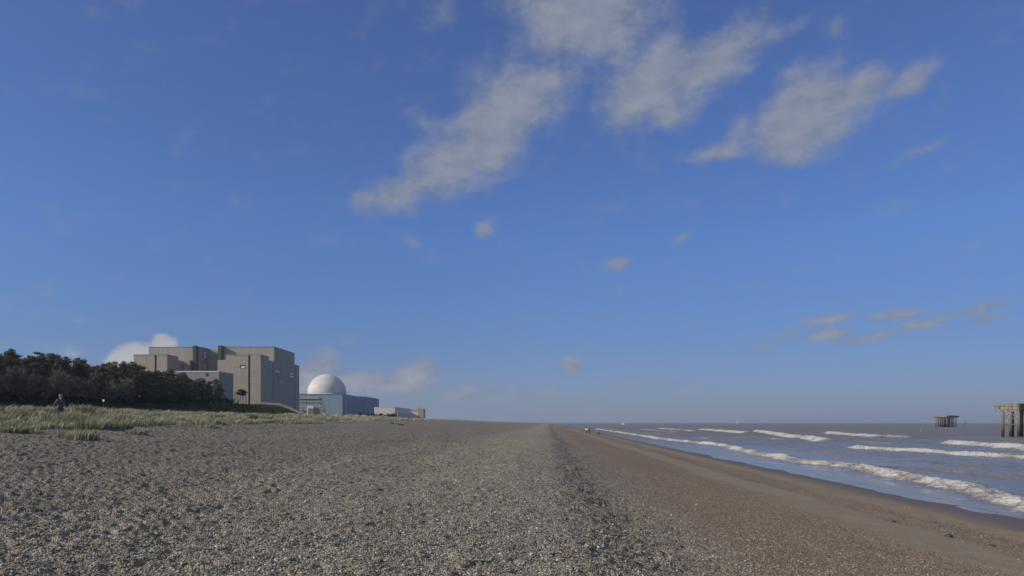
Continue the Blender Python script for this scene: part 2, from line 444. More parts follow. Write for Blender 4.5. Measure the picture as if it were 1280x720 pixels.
# ------------------------------------------------------------------ pebbles (stuff)
def make_pebbles():
    n = 620000
    # density falls with distance
    Yc = np.linspace(1.2, 38, 400); dens = np.where(Yc < 9, 1., (9 / Yc) ** 2.0) * (Yc + 3.5)
    cdf = np.cumsum(dens); cdf /= cdf[-1]
    Y = np.interp(rng.random(n), cdf, Yc)
    X = (rng.random(n) * 1.72 - .86) * (Y + 3.5) + .05 * Y
    u, sand, wet, dune = masks(X, Y)
    clump = perlin(X * 1.1, Y * 1.1)
    p = (1 - sand * .93) * (1 - wet) * (dune < .3) * np.clip(.75 + .6 * clump, .15, 1) * np.where(u < -6, .6, 1)
    k = rng.random(n) < p
    X, Y = X[k], Y[k]; n = len(X)
    s = np.exp(rng.normal(math.log(.0080), .38, n)); s = np.clip(s, .0045, .028) * np.where(u[k] > 3.5, .85, 1)
    Z = ground(X, Y) + s * .25
    me = bpy.data.meshes.new('pebbles')
    me.vertices.add(n); me.vertices.foreach_set('co', np.stack([X, Y, Z], 1).astype(np.float32).ravel())
    sc = np.stack([s * rng.uniform(.9, 1.5, n), s * rng.uniform(.8, 1.15, n), s * rng.uniform(.5, .85, n)], 1)
    ro = np.stack([rng.normal(0, .35, n), rng.normal(0, .35, n), rng.uniform(0, 6.28, n)], 1)
    for nm, a in (('scl', sc), ('rot', ro)):
        at = me.attributes.new(nm, 'FLOAT_VECTOR', 'POINT'); at.data.foreach_set('vector', a.astype(np.float32).ravel())
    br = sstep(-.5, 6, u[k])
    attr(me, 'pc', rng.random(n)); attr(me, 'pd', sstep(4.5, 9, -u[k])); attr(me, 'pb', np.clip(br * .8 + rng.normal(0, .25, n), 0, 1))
    o = link('pebbles', me)
    m, t, b, co = new_mat('pebble_flint')
    pc = t.node('ShaderNodeAttribute', attribute_type='INSTANCER', attribute_name='pc').outputs['Fac']
    pb = t.node('ShaderNodeAttribute', attribute_type='INSTANCER', attribute_name='pb').outputs['Fac']
    g = t.ramp(pc, [(0, (.045, .042, .038)), (.2, (.15, .13, .105)), (.5, (.255, .222, .18)), (.8, (.34, .305, .255)), (.95, (.5, .47, .43)), (1, (.62, .6, .56))])
    w = t.ramp(pc, [(0, (.045, .037, .03)), (.25, (.19, .14, .10)), (.55, (.28, .21, .155)), (.85, (.36, .29, .225)), (1, (.5, .44, .38))])
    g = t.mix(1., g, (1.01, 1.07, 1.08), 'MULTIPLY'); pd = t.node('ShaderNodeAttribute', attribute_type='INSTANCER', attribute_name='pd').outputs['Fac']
    g = t.mix(1., g, t.mix(pd, (1, 1, 1), (.78, .78, .79)), 'MULTIPLY')  # same left-side shade painted into the pebble colour
    w = t.mix(1., w, (.92, .87, .77), 'MULTIPLY')
    setc(t, b, t.mix(pb, g, w), .65)
    ng = bpy.data.node_groups.new('scatter_pebbles', 'GeometryNodeTree')
    ng.interface.new_socket('Geometry', in_out='INPUT', socket_type='NodeSocketGeometry')
    ng.interface.new_socket('Geometry', in_out='OUTPUT', socket_type='NodeSocketGeometry')
    N = ng.nodes; L = ng.links
    gi = N.new('NodeGroupInput'); go = N.new('NodeGroupOutput')
    ico = N.new('GeometryNodeMeshIcoSphere'); ico.inputs['Radius'].default_value = 1; ico.inputs['Subdivisions'].default_value = 1
    ss = N.new('GeometryNodeSetShadeSmooth'); sm = N.new('GeometryNodeSetMaterial'); sm.inputs['Material'].default_value = m
    iop = N.new('GeometryNodeInstanceOnPoints')
    na = N.new('GeometryNodeInputNamedAttribute'); na.data_type = 'FLOAT_VECTOR'; na.inputs['Name'].default_value = 'scl'
    nr = N.new('GeometryNodeInputNamedAttribute'); nr.data_type = 'FLOAT_VECTOR'; nr.inputs['Name'].default_value = 'rot'
    L.new(gi.outputs[0], iop.inputs['Points']); L.new(ico.outputs['Mesh'], ss.inputs[0]); L.new(ss.outputs[0], sm.inputs[0])
    L.new(sm.outputs[0], iop.inputs['Instance']); L.new(na.outputs['Attribute'], iop.inputs['Scale']); L.new(nr.outputs['Attribute'], iop.inputs['Rotation'])
    L.new(iop.outputs[0], go.inputs[0])
    md = o.modifiers.new('scatter', 'NODES'); md.node_group = ng
    tag(o, 'grey and brown flint pebbles covering the foreshore', 'pebbles', kind='stuff')
make_pebbles()

# ------------------------------------------------------------------ sea
WAVES = [  # photo pixels far -> near, height, front width, back width, foam
    ([(745, 536.2), (790, 543), (830, 549.5), (880, 554.5), (905, 558), (940, 566), (1000, 577), (1060, 584), (1110, 590.5), (1150, 600), (1200, 611), (1280, 631), (1400, 664)], .36, 1.0, 2.2, .95),
    ([(752, 534.8), (800, 540.5), (850, 546.5), (900, 550)], .25, 1.6, 6, .55),
    ([(874, 537.3), (902, 539.2), (938, 542.2)], .7, 2.2, 6, 1.0),
    ([(945, 538.9), (968, 542.5), (985, 545.5), (1005, 548), (1040, 553.6)], .7, 2.0, 5, 1.05),
    ([(1030, 541.2), (1060, 543.6), (1098, 546.4), (1160, 547)], .65, 2.0, 5, 1.0),
    ([(1118, 546.8), (1150, 548.2)], .4, 1.5, 3, .8),
    ([(1055, 559), (1075, 562), (1100, 564), (1125, 565), (1190, 569), (1290, 574)], .42, 1.3, 2.5, 1.0),
    ([(1176, 552.8), (1200, 555.2), (1225, 557), (1255, 558.8), (1285, 561.2), (1340, 566.5)], .62, 1.7, 4, 1.05),
    ([(822, 535.4), (850, 537.6), (872, 539.6)], .5, 2, 6, .85),
    ([(800, 536.4), (826, 539), (850, 541.4)], .35, 2, 6, .7),
    ([(960, 547.5), (990, 551), (1030, 555)], .25, 1.4, 5, .55),
    ([(1060, 552), (1100, 554.5), (1150, 556)], .25, 1.4, 5, .5),
    ([(1210, 566), (1250, 568), (1300, 571)], .25, 1.2, 4, .55),
    ([(1040, 590), (1130, 586), (1210, 592), (1300, 600)], .16, .8, 2, .42),
    ([(960, 556), (1030, 566), (1070, 574)], .2, 1., 2.5, .4),
    ([(1130, 575), (1200, 579), (1300, 586)], .2, 1., 2.5, .38),
]
SAP = -2.0
srows = np.concatenate([geo_rows(12, 190, 1.0038), geo_rows(190, 700, 1.012)[1:], geo_rows(700, 9400, 1.06)[1:]]) + SAP
scols = np.concatenate([np.linspace(-.15, .04, 60)[:-1], np.linspace(.04, .78, 1050), np.linspace(.78, 1.4, 60)[1:]])
SR, SC = len(srows), len(scols)
SY = np.repeat(srows, SC); SX = np.tile(scols, SR) * (SY - SAP)
D = np.sqrt(SX ** 2 + SY ** 2)
su = SX - .05 * SY
deep = sstep(26, 40, su)
fade = 1 - sstep(250, 700, D)
swell = .16 * np.sin((su + 5 * perlin(SY * .02, su * .02)) * .42) * (.6 + perlin(SX * .03, SY * .02))
chop = .09 * perlin(SX * .42, SY * .22) + .055 * perlin(SX * .9 + 3, SY * .5) + .03 * perlin(SX * 2.2, SY * 1.3)
fine = .02 * perlin(SX * 4.5, SY * 3.) * (1 - sstep(50, 110, D)) + .01 * perlin(SX * 9, SY * 7) * (1 - sstep(30, 60, D))
SZ = (swell + chop) * (.10 + .9 * deep) * fade + fine * (.25 + .75 * deep)
foam = np.zeros_like(SX)
for pts, A, wf, wb, fs in WAVES:
    P = np.array([[(px - 640) / F * (F * EYE / (py - HOR)), F * EYE / (py - HOR)] for px, py in pts])
    ln = np.concatenate([[0], np.cumsum(np.hypot(*(P[1:] - P[:-1]).T))])
    sel = np.where((SX > P[:, 0].min() - 25) & (SX < P[:, 0].max() + 25) & (SY > P[:, 1].min() - 40) & (SY < P[:, 1].max() + 40))[0]
    x, y = SX[sel], SY[sel]
    x = x + .8 * perlin(y * .12, x * .12) + .35 * perlin(y * .45, x * .45)
    best = np.full(len(sel), 1e9); sd = np.zeros(len(sel)); al = np.zeros(len(sel))
    for i in range(len(P) - 1):
        d = P[i + 1] - P[i]; L2 = (d ** 2).sum(); L1 = math.sqrt(L2)
        t = ((x - P[i, 0]) * d[0] + (y - P[i, 1]) * d[1]) / L2; tc = np.clip(t, 0, 1)
        dx = x - P[i, 0] - tc * d[0]; dy = y - P[i, 1] - tc * d[1]
        dd = np.hypot(dx, dy); m = dd < best
        cr = d[0] * (y - P[i, 1]) - d[1] * (x - P[i, 0])      # left of travel (+) or right
        best = np.where(m, dd, best); sd = np.where(m, -np.sign(cr) * dd, sd)
        al = np.where(m, (ln[i] + tc * L1) / ln[-1], al)
    # travelling far->near (-y), the shore (smaller x) lies on the right of travel
    s = sd
    br = (.74 + .26 * np.clip(1.4 * perlin(al * ln[-1] * .11 + A * 50, al * 0 + fs) + .55, 0, 1.3))
    e0 = 0 if pts[0][0] < 760 else 1
    fe = min(9., .3 * ln[-1]); ends = (sstep(0, fe, al * ln[-1]) if e0 else 1) * ((1 - sstep(ln[-1] - fe, ln[-1], al * ln[-1])) if pts[-1][0] < 1280 else 1)
    ends = ends * (1 - sstep(0, 3, best * ((al <= 0) | (al >= 1))))
    hgt = np.where(s > 0, np.exp(-(s / (wf * .62)) ** 2), np.exp(-(-s / wb) ** 1.5))
    SZ[sel] += A * ends * br * hgt * 1.15 - .25 * A * ends * np.exp(-((s - wf * 2.2) / wf) ** 2)
    fo = np.where(s > 0, 1 - sstep(wf * .6, wf * 2.1, s), np.exp(-(-s / (wb * .26))) + .36 * np.exp(-(-s / (wb * 2.4))))
    fo = fo * ends * fs * br
    foam[sel] = np.maximum(foam[sel], fo)
    lump = perlin(SX[sel] * 1.7, SY[sel] * 1.7) * .6 + perlin(SX[sel] * 4, SY[sel] * 4) * .4
    SZ[sel] += .13 * np.clip(fo, 0, 1) * lump * (1 - sstep(150, 300, D[sel]))
# old foam left in the surf zone and the lace on the swash
lace = np.clip(.30 + .42 * perlin(SX * .12, SY * .05), 0, 1) * sstep(27, 30, su) * (1 - sstep(60, 95, su))
foam = np.maximum(foam, lace * .74)
edge = np.exp(-((su - 21.4 - .8 * perlin(SY * .16, su * 0)) / .4) ** 2) * .42
foam = np.maximum(foam, edge)
# thin swash film follows the sand
SZ = SZ + .012
si = (np.arange(SR - 1)[:, None] * SC + np.arange(SC - 1)[None, :]).ravel()
sq = np.stack([si, si + 1, si + SC + 1, si + SC], 1)
sk = su[sq].max(1) > 12
sme = mesh_np('sea', np.stack([SX, SY, SZ], 1), sq[sk], smooth=True)
attr(sme, 'foam', foam); attr(sme, 'deep', sstep(24, 36, su)); attr(sme, 'far', sstep(30, 300, D))
def sea_mat():
    m, t, b, co = new_mat('sea_water')
    A = lambda k: t.node('ShaderNodeAttribute', attribute_name=k).outputs['Fac']
    fo, dp, far = A('foam'), A('deep'), A('far')
    st = t.node('ShaderNodeMapping', ins={'Vector': co, 'Rotation': (0, 0, .05), 'Scale': (1., .45, 1.)}).outputs[0]
    n = t.math('ADD', t.math('MULTIPLY', t.noise(st, 1.1, 7, .68), .6), t.math('MULTIPLY', t.noise(co, 4.5, 5, .7), .4))
    k = t.math('ADD', t.math('MULTIPLY', fo, .95), t.math('MULTIPLY', t.math('SUBTRACT', n, .5), 2.4))
    mask = t.math('MULTIPLY', t.mapr(k, .40, .92, 0, 1, True), .96)
    silt = t.mix(t.mapr(t.noise(st, .07, 4), .35, .65), (.20, .176, .148), (.146, .132, .116))
    fc = t.mix(t.mapr(t.noise(co, 3., 5), .3, .7), (.50, .475, .44), (.68, .665, .64))
    c = t.mix(mask, silt, fc)
    w1 = t.noise(st, 1.6, 4); w2 = t.noise(st, 5.5, 4); w3 = t.noise(st, .35, 3)
    hh = t.math('ADD', t.math('MULTIPLY', w1, .12), t.math('ADD', t.math('MULTIPLY', w2, .035), t.math('MULTIPLY', w3, .3)))
    fh = t.math('MULTIPLY', t.math('MULTIPLY', t.noise(co, 5., 5), mask), .2)
    hh = t.math('ADD', t.math('MULTIPLY', hh, t.mapr(dp, 0, 1, .06, 1.)), fh)
    setc(t, b, c, t.math('ADD', t.mapr(mask, 0, 1, .12, .7), t.math('MULTIPLY', far, .3)))
    b.inputs['IOR'].default_value = 1.333; b.inputs['Specular IOR Level'].default_value = .35
    t.l.new(t.mapr(far, 0, 1, .22, .14), b.inputs['Specular IOR Level'])
    bn = t.node('ShaderNodeBump', ins={'Height': hh, 'Distance': 1.3, 'Strength': 1.})
    t.l.new(bn.outputs[0], b.inputs['Normal'])
    return m
tag(link('sea', sme, sea_mat()), kind='structure')

# ------------------------------------------------------------------ marram grass
def blades(cx, cy, cz, hgt, rad, nb, width, wind=(.55, .12)):
    """arrays of ribbon blades (5 verts each) for tufts at cx,cy,cz"""
    n = len(cx); N = n * nb
    X = np.repeat(cx, nb); Y = np.repeat(cy, nb); Z = np.repeat(cz, nb); H = np.repeat(hgt, nb) * rng.uniform(.55, 1.1, N); R = np.repeat(rad, nb)
    a = rng.uniform(0, 2 * np.pi, N); r = R * np.sqrt(rng.random(N))
    ox, oy = np.cos(a) * r, np.sin(a) * r
    lean = rng.uniform(.15, .75, N) * H
    lx = np.cos(a) * lean + wind[0] * H * rng.uniform(.4, 1.2, N); ly = np.sin(a) * lean + wind[1] * H
    f = rng.uniform(0, 2 * np.pi, N); w = width * rng.uniform(.7, 1.3, N)
    wx, wy = np.cos(f) * w, np.sin(f) * w
    bx, by = X + ox, Y + oy
    V = np.empty((N, 5, 3), np.float32)
    V[:, 0] = np.stack([bx - wx, by - wy, Z - .06], 1); V[:, 1] = np.stack([bx + wx, by + wy, Z - .06], 1)
    mx, my, mz = bx + lx * .38, by + ly * .38, Z + H * .62
    V[:, 2] = np.stack([mx - wx * .8, my - wy * .8, mz], 1); V[:, 3] = np.stack([mx + wx * .8, my + wy * .8, mz], 1)
    V[:, 4] = np.stack([bx + lx, by + ly, Z + H * rng.uniform(.7, 1.0, N)], 1)
    i = np.arange(N)[:, None] * 5
    q = i + np.array([[0, 1, 3, 2]]); t = i + np.array([[2, 3, 4]])
    tint = np.repeat(np.clip(rng.normal(.5, .22, N), 0, 1), 5)
    hh = np.tile(np.array([0, 0, .6, .6, 1.]), N)
    return V.reshape(-1, 3), q, t, tint, hh
def grass_mat(name, stops):
    m, t, b, co = new_mat(name)
    ti = t.node('ShaderNodeAttribute', attribute_name='tint').outputs['Fac']; hh = t.node('ShaderNodeAttribute', attribute_name='hh').outputs['Fac']
    big = t.noise(co, .25, 3)
    k = t.math('ADD', t.math('MULTIPLY', ti, .55), t.math('ADD', t.math('MULTIPLY', hh, .32), t.math('MULTIPLY', t.math('SUBTRACT', big, .5), .9)))
    setc(t, b, t.ramp(k, stops), .7)
    b.inputs['Specular IOR Level'].default_value = .2
    return m
M['marram'] = grass_mat('marram_blades', [(.10, (.10, .105, .06)), (.36, (.27, .27, .175)), (.6, (.46, .445, .32)), (.85, (.62, .59, .46))])
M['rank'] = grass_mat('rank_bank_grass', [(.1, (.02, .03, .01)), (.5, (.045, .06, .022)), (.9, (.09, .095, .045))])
def grass_obj(name, sets, mat):
    Vs, Q, T, A, Hh = [], [], [], [], []; off = 0
    for V, q, t, ti, hh in sets:
        Vs.append(V); Q.append(q + off); T.append(t + off); A.append(ti); Hh.append(hh); off += len(V)
    me = mesh_np(name, np.concatenate(Vs), np.concatenate(Q), np.concatenate(T))
    attr(me, 'tint', np.concatenate(A)); attr(me, 'hh', np.concatenate(Hh))
    return me
def scatter(n, y0, y1, inner, outer, patch=True, power=1.):
    Y = y0 + (y1 - y0) * rng.random(n) ** power
    e = edge_x(Y); X = e - inner + (-outer(Y) if callable(outer) else -outer) * rng.random(n)
    k = np.ones(n, bool)
    if patch: k = perlin(X * .33, Y * .25) + .8 * perlin(X * .75, Y * .6) > .16
    X, Y = X[k], Y[k]
    q = np.clip(perlin(X * .33, Y * .25) + .8 * perlin(X * .75, Y * .6), 0, 1)
    return X, Y, .45 + 1.1 * q
sets = []
X = -25.6 + rng.uniform(-2.2, 2.0, 60); Y = 43.2 + rng.uniform(-1.6, 1.6, 60)
sets.append(blades(X, Y, ground(X, Y), rng.uniform(.55, .95, 60), rng.uniform(.2, .4, 60), 60, .011))
nm = 430; ym = 27 + 75 * rng.random(nm) ** 1.25; xm = edge_x(ym) + .3 - 17 * rng.random(nm)
sets.append(blades(xm, ym, ground(xm, ym), rng.uniform(.34, .66, nm), rng.uniform(.4, .95, nm), 230, .011, (.32, .05)))
X, Y, q = scatter(3000, 27, 80, .2, 14)
sets.append(blades(X, Y, ground(X, Y), rng.uniform(.14, .34, len(X)) * q, rng.uniform(.15, .45, len(X)), 56, .011))
X, Y, q = scatter(3000, 75, 190, .2, 20)
sets.append(blades(X, Y, ground(X, Y), rng.uniform(.25, .52, len(X)) * q, rng.uniform(.3, .6, len(X)), 30, .025))
X, Y, q = scatter(1600, 30, 110, 12, 30)
sets.append(blades(X, Y, ground(X, Y), rng.uniform(.3, .6, len(X)), rng.uniform(.3, .6, len(X)), 24, .02))
X, Y, q = scatter(2600, 180, 620, .2, 26)
sets.append(blades(X, Y, ground(X, Y), rng.uniform(.4, .75, len(X)) * q, rng.uniform(.5, 1.2, len(X)), 18, .06))
tag(link('marram_grass', grass_obj('marram_grass', sets, M['marram']), M['marram']), 'pale green marram grass covering the low dunes', 'grass', kind='stuff')
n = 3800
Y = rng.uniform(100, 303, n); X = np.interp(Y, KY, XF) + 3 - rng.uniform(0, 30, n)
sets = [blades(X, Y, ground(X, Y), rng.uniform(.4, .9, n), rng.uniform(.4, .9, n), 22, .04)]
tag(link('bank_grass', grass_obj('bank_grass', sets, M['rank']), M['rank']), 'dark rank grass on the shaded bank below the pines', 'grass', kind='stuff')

# single tussocks standing out on the shingle edge
def tussock(px, py, D, h, r, label, nb=260):
    x = (px - 640) / F * D
    z = gz(x, D)
    me = grass_obj('grass_tussock', [blades(np.zeros(1), np.zeros(1), np.zeros(1), np.array([h]), np.array([r]), nb, .011),
                                     blades(rng.uniform(-r * .75, r * .75, 7), rng.uniform(-r * .4, r * .4, 7), np.zeros(7), rng.uniform(.5, .8, 7) * h, np.full(7, r * .5), nb // 6, .011)], M['marram'])
    o = link('grass_tussock', me, M['marram']); o.location = (x, D, z)
    tag(o, label, 'grass tussock', 'grass tussocks on the shingle edge')
tussock(97, 543, 31.5, .52, .75, 'broad pale marram tussock standing furthest forward on the shingle at the left')
tussock(14, 538, 33.0, .42, .55, 'low marram tussock at the far left edge of the photo')
tussock(170, 541, 38, .42, .5, 'rounded marram tussock on the shingle right of the broad forward one')
tussock(262, 534, 54, .45, .8, 'wide low marram tussock on the shingle below the end of the pine wood', 220)
tussock(330, 529.5, 80, .4, .6, 'small grass tussock on the shingle edge below the concrete tower', 160)

# ------------------------------------------------------------------ trees
def leaf_mat(name, a, b_, c):
    m, t, b, co = new_mat(name)
    oi = t.node('ShaderNodeObjectInfo').outputs['Random']
    ti = t.node('ShaderNodeAttribute', attribute_name='tint').outputs['Fac']
    k = t.math('ADD', t.math('MULTIPLY', ti, .6), t.math('ADD', t.math('MULTIPLY', oi, .25), t.math('MULTIPLY', t.noise(co, .6, 3), .3)))
    setc(t, b, t.ramp(k, [(.2, a), (.55, b_), (.9, c)]), .75)
    b.inputs['Specular IOR Level'].default_value = .2
    return m
M['needle'] = leaf_mat('pine_needles', (.075, .085, .055), (.125, .135, .082), (.22, .215, .13))
M['twig'] = leaf_mat('bare_twigs', (.15, .125, .10), (.24, .20, .16), (.33, .28, .22))
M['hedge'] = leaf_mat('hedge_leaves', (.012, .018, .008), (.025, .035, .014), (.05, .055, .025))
M['bark'] = simple('pine_bark', (.085, .068, .055), .9, .35, 5.)
def leaf_cloud(cents, rads, per, size, flat=.6):
    n = len(cents); N = n * per
    c = np.repeat(cents, per, 0); r = np.repeat(rads, per)
    d = rng.normal(size=(N, 3)); d /= np.linalg.norm(d, axis=1)[:, None]
    p = c + d * (r * rng.random(N) ** .45)[:, None] * np.array([1, 1, flat])
    ax = rng.normal(size=(N, 3)); ax[:, 2] = np.abs(ax[:, 2]) * .8; ax /= np.linalg.norm(ax, axis=1)[:, None]
    bx = np.cross(ax, rng.normal(size=(N, 3))); bx /= np.linalg.norm(bx, axis=1)[:, None]
    s = size * rng.uniform(.6, 1.35, N)[:, None]
    V = np.stack([p - bx * s * .45, p + ax * s * .2 - bx * s * .1 + bx * s * .5, p + ax * s + bx * s * .1, p + ax * s * .45 - bx * s * .35], 1)
    q = np.arange(N)[:, None] * 4 + np.arange(4)[None]
    ti = np.repeat(np.repeat(np.clip(rng.normal(.5, .2, n), 0, 1), per) * .7 + .3 * rng.random(N), 4)
    return V.reshape(-1, 3), q, ti
def cloud_mesh(name, V, q, ti):
    me = mesh_np(name, V, q); attr(me, 'tint', ti); return me
def pine_proto(h, spread, seed, lean=0., low=.3, label=''):
    R = random.Random(seed)
    root = empty('pine_tree', (0, 0, 0))
    tr = MB(); n = 6
    pts = [(lean * h * (k / n) ** 1.6 + .12 * R.uniform(-1, 1) * (k > 0), .12 * R.uniform(-1, 1) * (k > 0), -.4 + (h * .93 + .4) * k / n) for k in range(n + 1)]
    tr.tube(pts, [.19 * h / 10 * (1 - .85 * k / n) for k in range(n + 1)], 7)
    cents, rads = [], []
    nb = 27
    for k in range(nb):
        f = low + (1 - low) * (k + R.random()) / nb
        w = spread * (1.0 - .62 * ((f - low) / (1 - low)) ** 1.7) * R.uniform(.55, 1.1)
        if f < low + .12: w *= .75
        a = k * 2.4 + R.uniform(-.5, .5)
        zc = f * h * .93; bx = lean * h * (f) ** 1.6
        tip = Vector((bx + math.cos(a) * w + .25 * w, math.sin(a) * w, zc + w * R.uniform(.1, .4)))
        tr.tube([(bx, 0, zc), ((bx + tip.x) / 2, tip.y / 2, zc + .08 * w), tuple(tip)], [.06, .04, .015], 4, False)
        for q in range(R.randint(3, 5)):
            g = .4 + .65 * q / 4
            cents.append((bx + (tip.x - bx) * g + R.uniform(-.35, .35), tip.y * g + R.uniform(-.35, .35), zc + (tip.z - zc) * g + R.uniform(-.15, .3))); rads.append(R.uniform(.32, .72) * spread / 2.6)
    for q in range(5):
        cents.append((lean * h + R.uniform(-.6, .6), R.uniform(-.6, .6), h * R.uniform(.86, 1.0))); rads.append(R.uniform(.35, .6) * spread / 2.6)
    tr.build('trunk', M['bark'], root, True, world=False)
    V, q, ti = leaf_cloud(np.array(cents), np.array(rads), 105, .19)
    link('crown', cloud_mesh('crown', V, q, ti), M['needle'], root)
    return root
def bare_proto(h, seed):
    R = random.Random(seed)
    root = empty('bare_tree', (0, 0, 0)); tr = MB()
    tips = []
    for s in range(4):
        a = R.uniform(0, 6.28); b0 = Vector((R.uniform(-.3, .3), R.uniform(-.3, .3), -.3))
        top = Vector((math.cos(a) * h * .22, math.sin(a) * h * .22, h * R.uniform(.6, .8)))
        tr.tube([b0, b0.lerp(top, .5) + Vector((R.uniform(-.2, .2), R.uniform(-.2, .2), 0)), top], [.09, .06, .025], 5, False)
        for k in range(9):
            p = b0.lerp(top, R.uniform(.35, 1)); d = Vector((R.uniform(-1, 1), R.uniform(-1, 1), R.uniform(.2, 1))).normalized() * h * R.uniform(.14, .28)
            tr.tube([p, p + d], [.03, .01], 4, False); tips.append((p, p + d))
    tr.build('trunk', M['bark'], root, world=False)
    N = 5200; V = np.empty((N, 3, 3)); 
    for i in range(N):
        p, e = tips[R.randrange(len(tips))]; s = p.lerp(e, R.uniform(.1, 1.1))
        d = Vector((R.uniform(-1, 1), R.uniform(-1, 1), R.uniform(-.2, 1.1))) * h * .11
        w = Vector((R.uniform(-1, 1), R.uniform(-1, 1), R.uniform(-1, 1))).normalized() * .018
        V[i, 0] = s - w; V[i, 1] = s + w; V[i, 2] = s + d
    me = mesh_np('crown', V.reshape(-1, 3), None, np.arange(N * 3).reshape(-1, 3)); attr(me, 'tint', np.repeat(rng.random(N), 3))
    link('crown', me, M['twig'], root)
    return root
WOOD = 'dark green pine packed tightly among the others in the wood on the grassy bank'
BARE = 'bare brown leafless tree along the front edge of the pine wood'
protos = [pine_proto(10, 2.6, 1, 0, .2), pine_proto(10.8, 2.9, 2, .03, .26), pine_proto(9.2, 2.5, 3, -.02, .14), pine_proto(10.2, 3.1, 4, .04, .3), pine_proto(9.8, 2.2, 5, .02, .12)]
used = [False] * 5
def wood_h(Y): return float(np.interp(Y, [110, 130, 155, 190, 226, 240], [10.2, 10.2, 10.4, 9.8, 8.4, 6.8]))
cnt = 0
for r in range(5):
    y = 112 + 1.7 * r
    while y < 240 - r * 1.0:
        x = -93.5 - 5.0 * r + random.uniform(-1.3, 1.3) - (y - 112) * .012
        k = random.randrange(5)
        o = protos[k] if not used[k] else copy_tree(protos[k]); used[k] = True
        s = wood_h(y) / 10 * random.uniform(.9, 1.07) * (.95 if r == 0 else 1.0)
        o.location = (x, y, gz(x, y) - .05); o.rotation_euler = (0, 0, random.uniform(0, 6.28)); o.scale = (s * random.uniform(.95, 1.15),) * 2 + (s,)
        tag(o, WOOD, 'pine tree', 'pines of the wood'); cnt += 1
        y += random.uniform(3.2, 4.7)
bp = [bare_proto(6.8, 21), bare_proto(6.0, 22)]
for i, y in enumerate([116.5, 119, 122, 125, 128, 131, 134.5, 138, 141, 144.5, 148, 151.5, 155, 159, 163, 168]):
    o = bp[i] if i < 2 else copy_tree(bp[i % 2])
    x = -89.6 + random.uniform(-.8, .6)
    o.location = (x, y, gz(x, y)); o.rotation_euler = (0, 0, random.uniform(0, 6.28)); s = random.uniform(.85, 1.15); o.scale = (s,) * 3
    tag(o, BARE, 'tree', 'bare trees along the wood')
lone = pine_proto(5.0, 2.3, 9, .2, .72)
x = (298 - 640) / F * 240
lone.location = (x, 240, gz(x, 240)); tag(lone, 'small wind-bent pine standing alone at the right end of the wood', 'pine tree')

ug = rng.random((900, 3)); ux = -91.5 - 30 * ug[:, 0] ** 1.3; uy = 112 + 128 * ug[:, 1]
ucs = np.stack([ux, uy, ground(ux, uy) + .2 + 1.9 * ug[:, 2]], 1)
V, q, ti = leaf_cloud(ucs, rng.uniform(.6, 1.2, 900), 40, .42, .8)
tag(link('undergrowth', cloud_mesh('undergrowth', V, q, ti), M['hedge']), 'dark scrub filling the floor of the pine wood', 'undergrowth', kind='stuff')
# hedge below the blue hall
root = empty('hedge', (-78, 395, gz(-78, 395)))
cs, rs = [], []
for k in range(120):
    px = 438 + 58 * random.random(); D_ = 392 + random.uniform(-2, 2)
    top = 516.5 + 1.8 * abs(math.sin(px * .21)) ; py = random.uniform(top, 522.5)
    cs.append(tuple(W(px, py, D_) - root.location)); rs.append(random.uniform(.5, .8))
V, q, ti = leaf_cloud(np.array(cs), np.array(rs), 60, .4, .8)
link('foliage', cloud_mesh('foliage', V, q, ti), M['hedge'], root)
for k in range(10):
    px = 441 + 5.8 * k; p = W(px, 519, 392); g = gz(p.x, 392)
    MB().tube([(p.x, 392, g - .2), (p.x, 392, p.z)], [.08, .04], 5).build('stem', M['bark'], root)
tag(root, 'long low dark hedge on the dune crest in front of the blue hall', 'hedge')

# ------------------------------------------------------------------ reactor building
def building(name, loc, label, cat='building'):
    r = empty(name, loc); tag(r, label, cat); return r
RB = building('power_station_building', (-210, 510, 6), 'huge windowless brown concrete power station block with twin projecting towers')
def grooved_tower(x0, x1, gx0, gx1, y0, y1, z1):
    m = MB().box(x0, gx0, y0, y0 + 1.6, 3, z1).box(gx1, x1, y0, y0 + 1.6, 3, z1).box(x0, x1, y0 + 1.6, y1, 3, z1)
    t = m.build('tower', M['concrete'], RB)
    MB().box(gx0 + .01, gx1 - .01, y0 + 1.3, y0 + 1.59, 3, z1 - .4).build('recess', M['darkclad'], t)
    MB().box(x0 - .12, x1 + .12, y0 - .12, y1 + .1, z1 + .002, z1 + .5).build('parapet', M['roof'], t)
    return t
towR = grooved_tower(-190.8, -167.6, -175.9, -174.5, 480, 496.2, 49.0)
towL = grooved_tower(-252.2, -229.9, -238.3, -236.9, 480, 496.2, 49.0)
MB().box(-203, -168.3, 496.25, 507.3, 3, 47.3).build('link_block', M['hall'], RB)
MB().box(-251.6, -230.4, 496.25, 507.3, 3, 47.2).build('link_block', M['hall'], RB)
MB().box(-229.2, -224.8, 502, 507.3, 3, 47.8).build('stair_block', M['hall'], RB)
hallR = MB().box(-203.4, -167.6, 507.4, 555, 3, 57.2).build('reactor_hall', M['hall'], RB)
MB().box(-203.5, -167.45, 507.25, 555.1, 57.202, 57.6).build('parapet', M['roof'], hallR)
hallL = MB().box(-256, -219.3, 507.4, 555, 3, 57.0).build('reactor_hall', M['hall'], RB)
MB().box(-256.1, -219.15, 507.25, 555.1, 57.002, 57.4).build('parapet', M['roof'], hallL)
MB().box(-219.28, -203.42, 520, 555, 3, 56.8).build('central_block', M['hall'], RB)
MB().box(-205.6, -203.3, 503.6, 519.9, 3, 58.0).build('pier', M['darkclad'], RB)
MB().box(-223.3, -221.1, 503.6, 507.38, 3, 58.0).build('pier', M['darkclad'], RB)
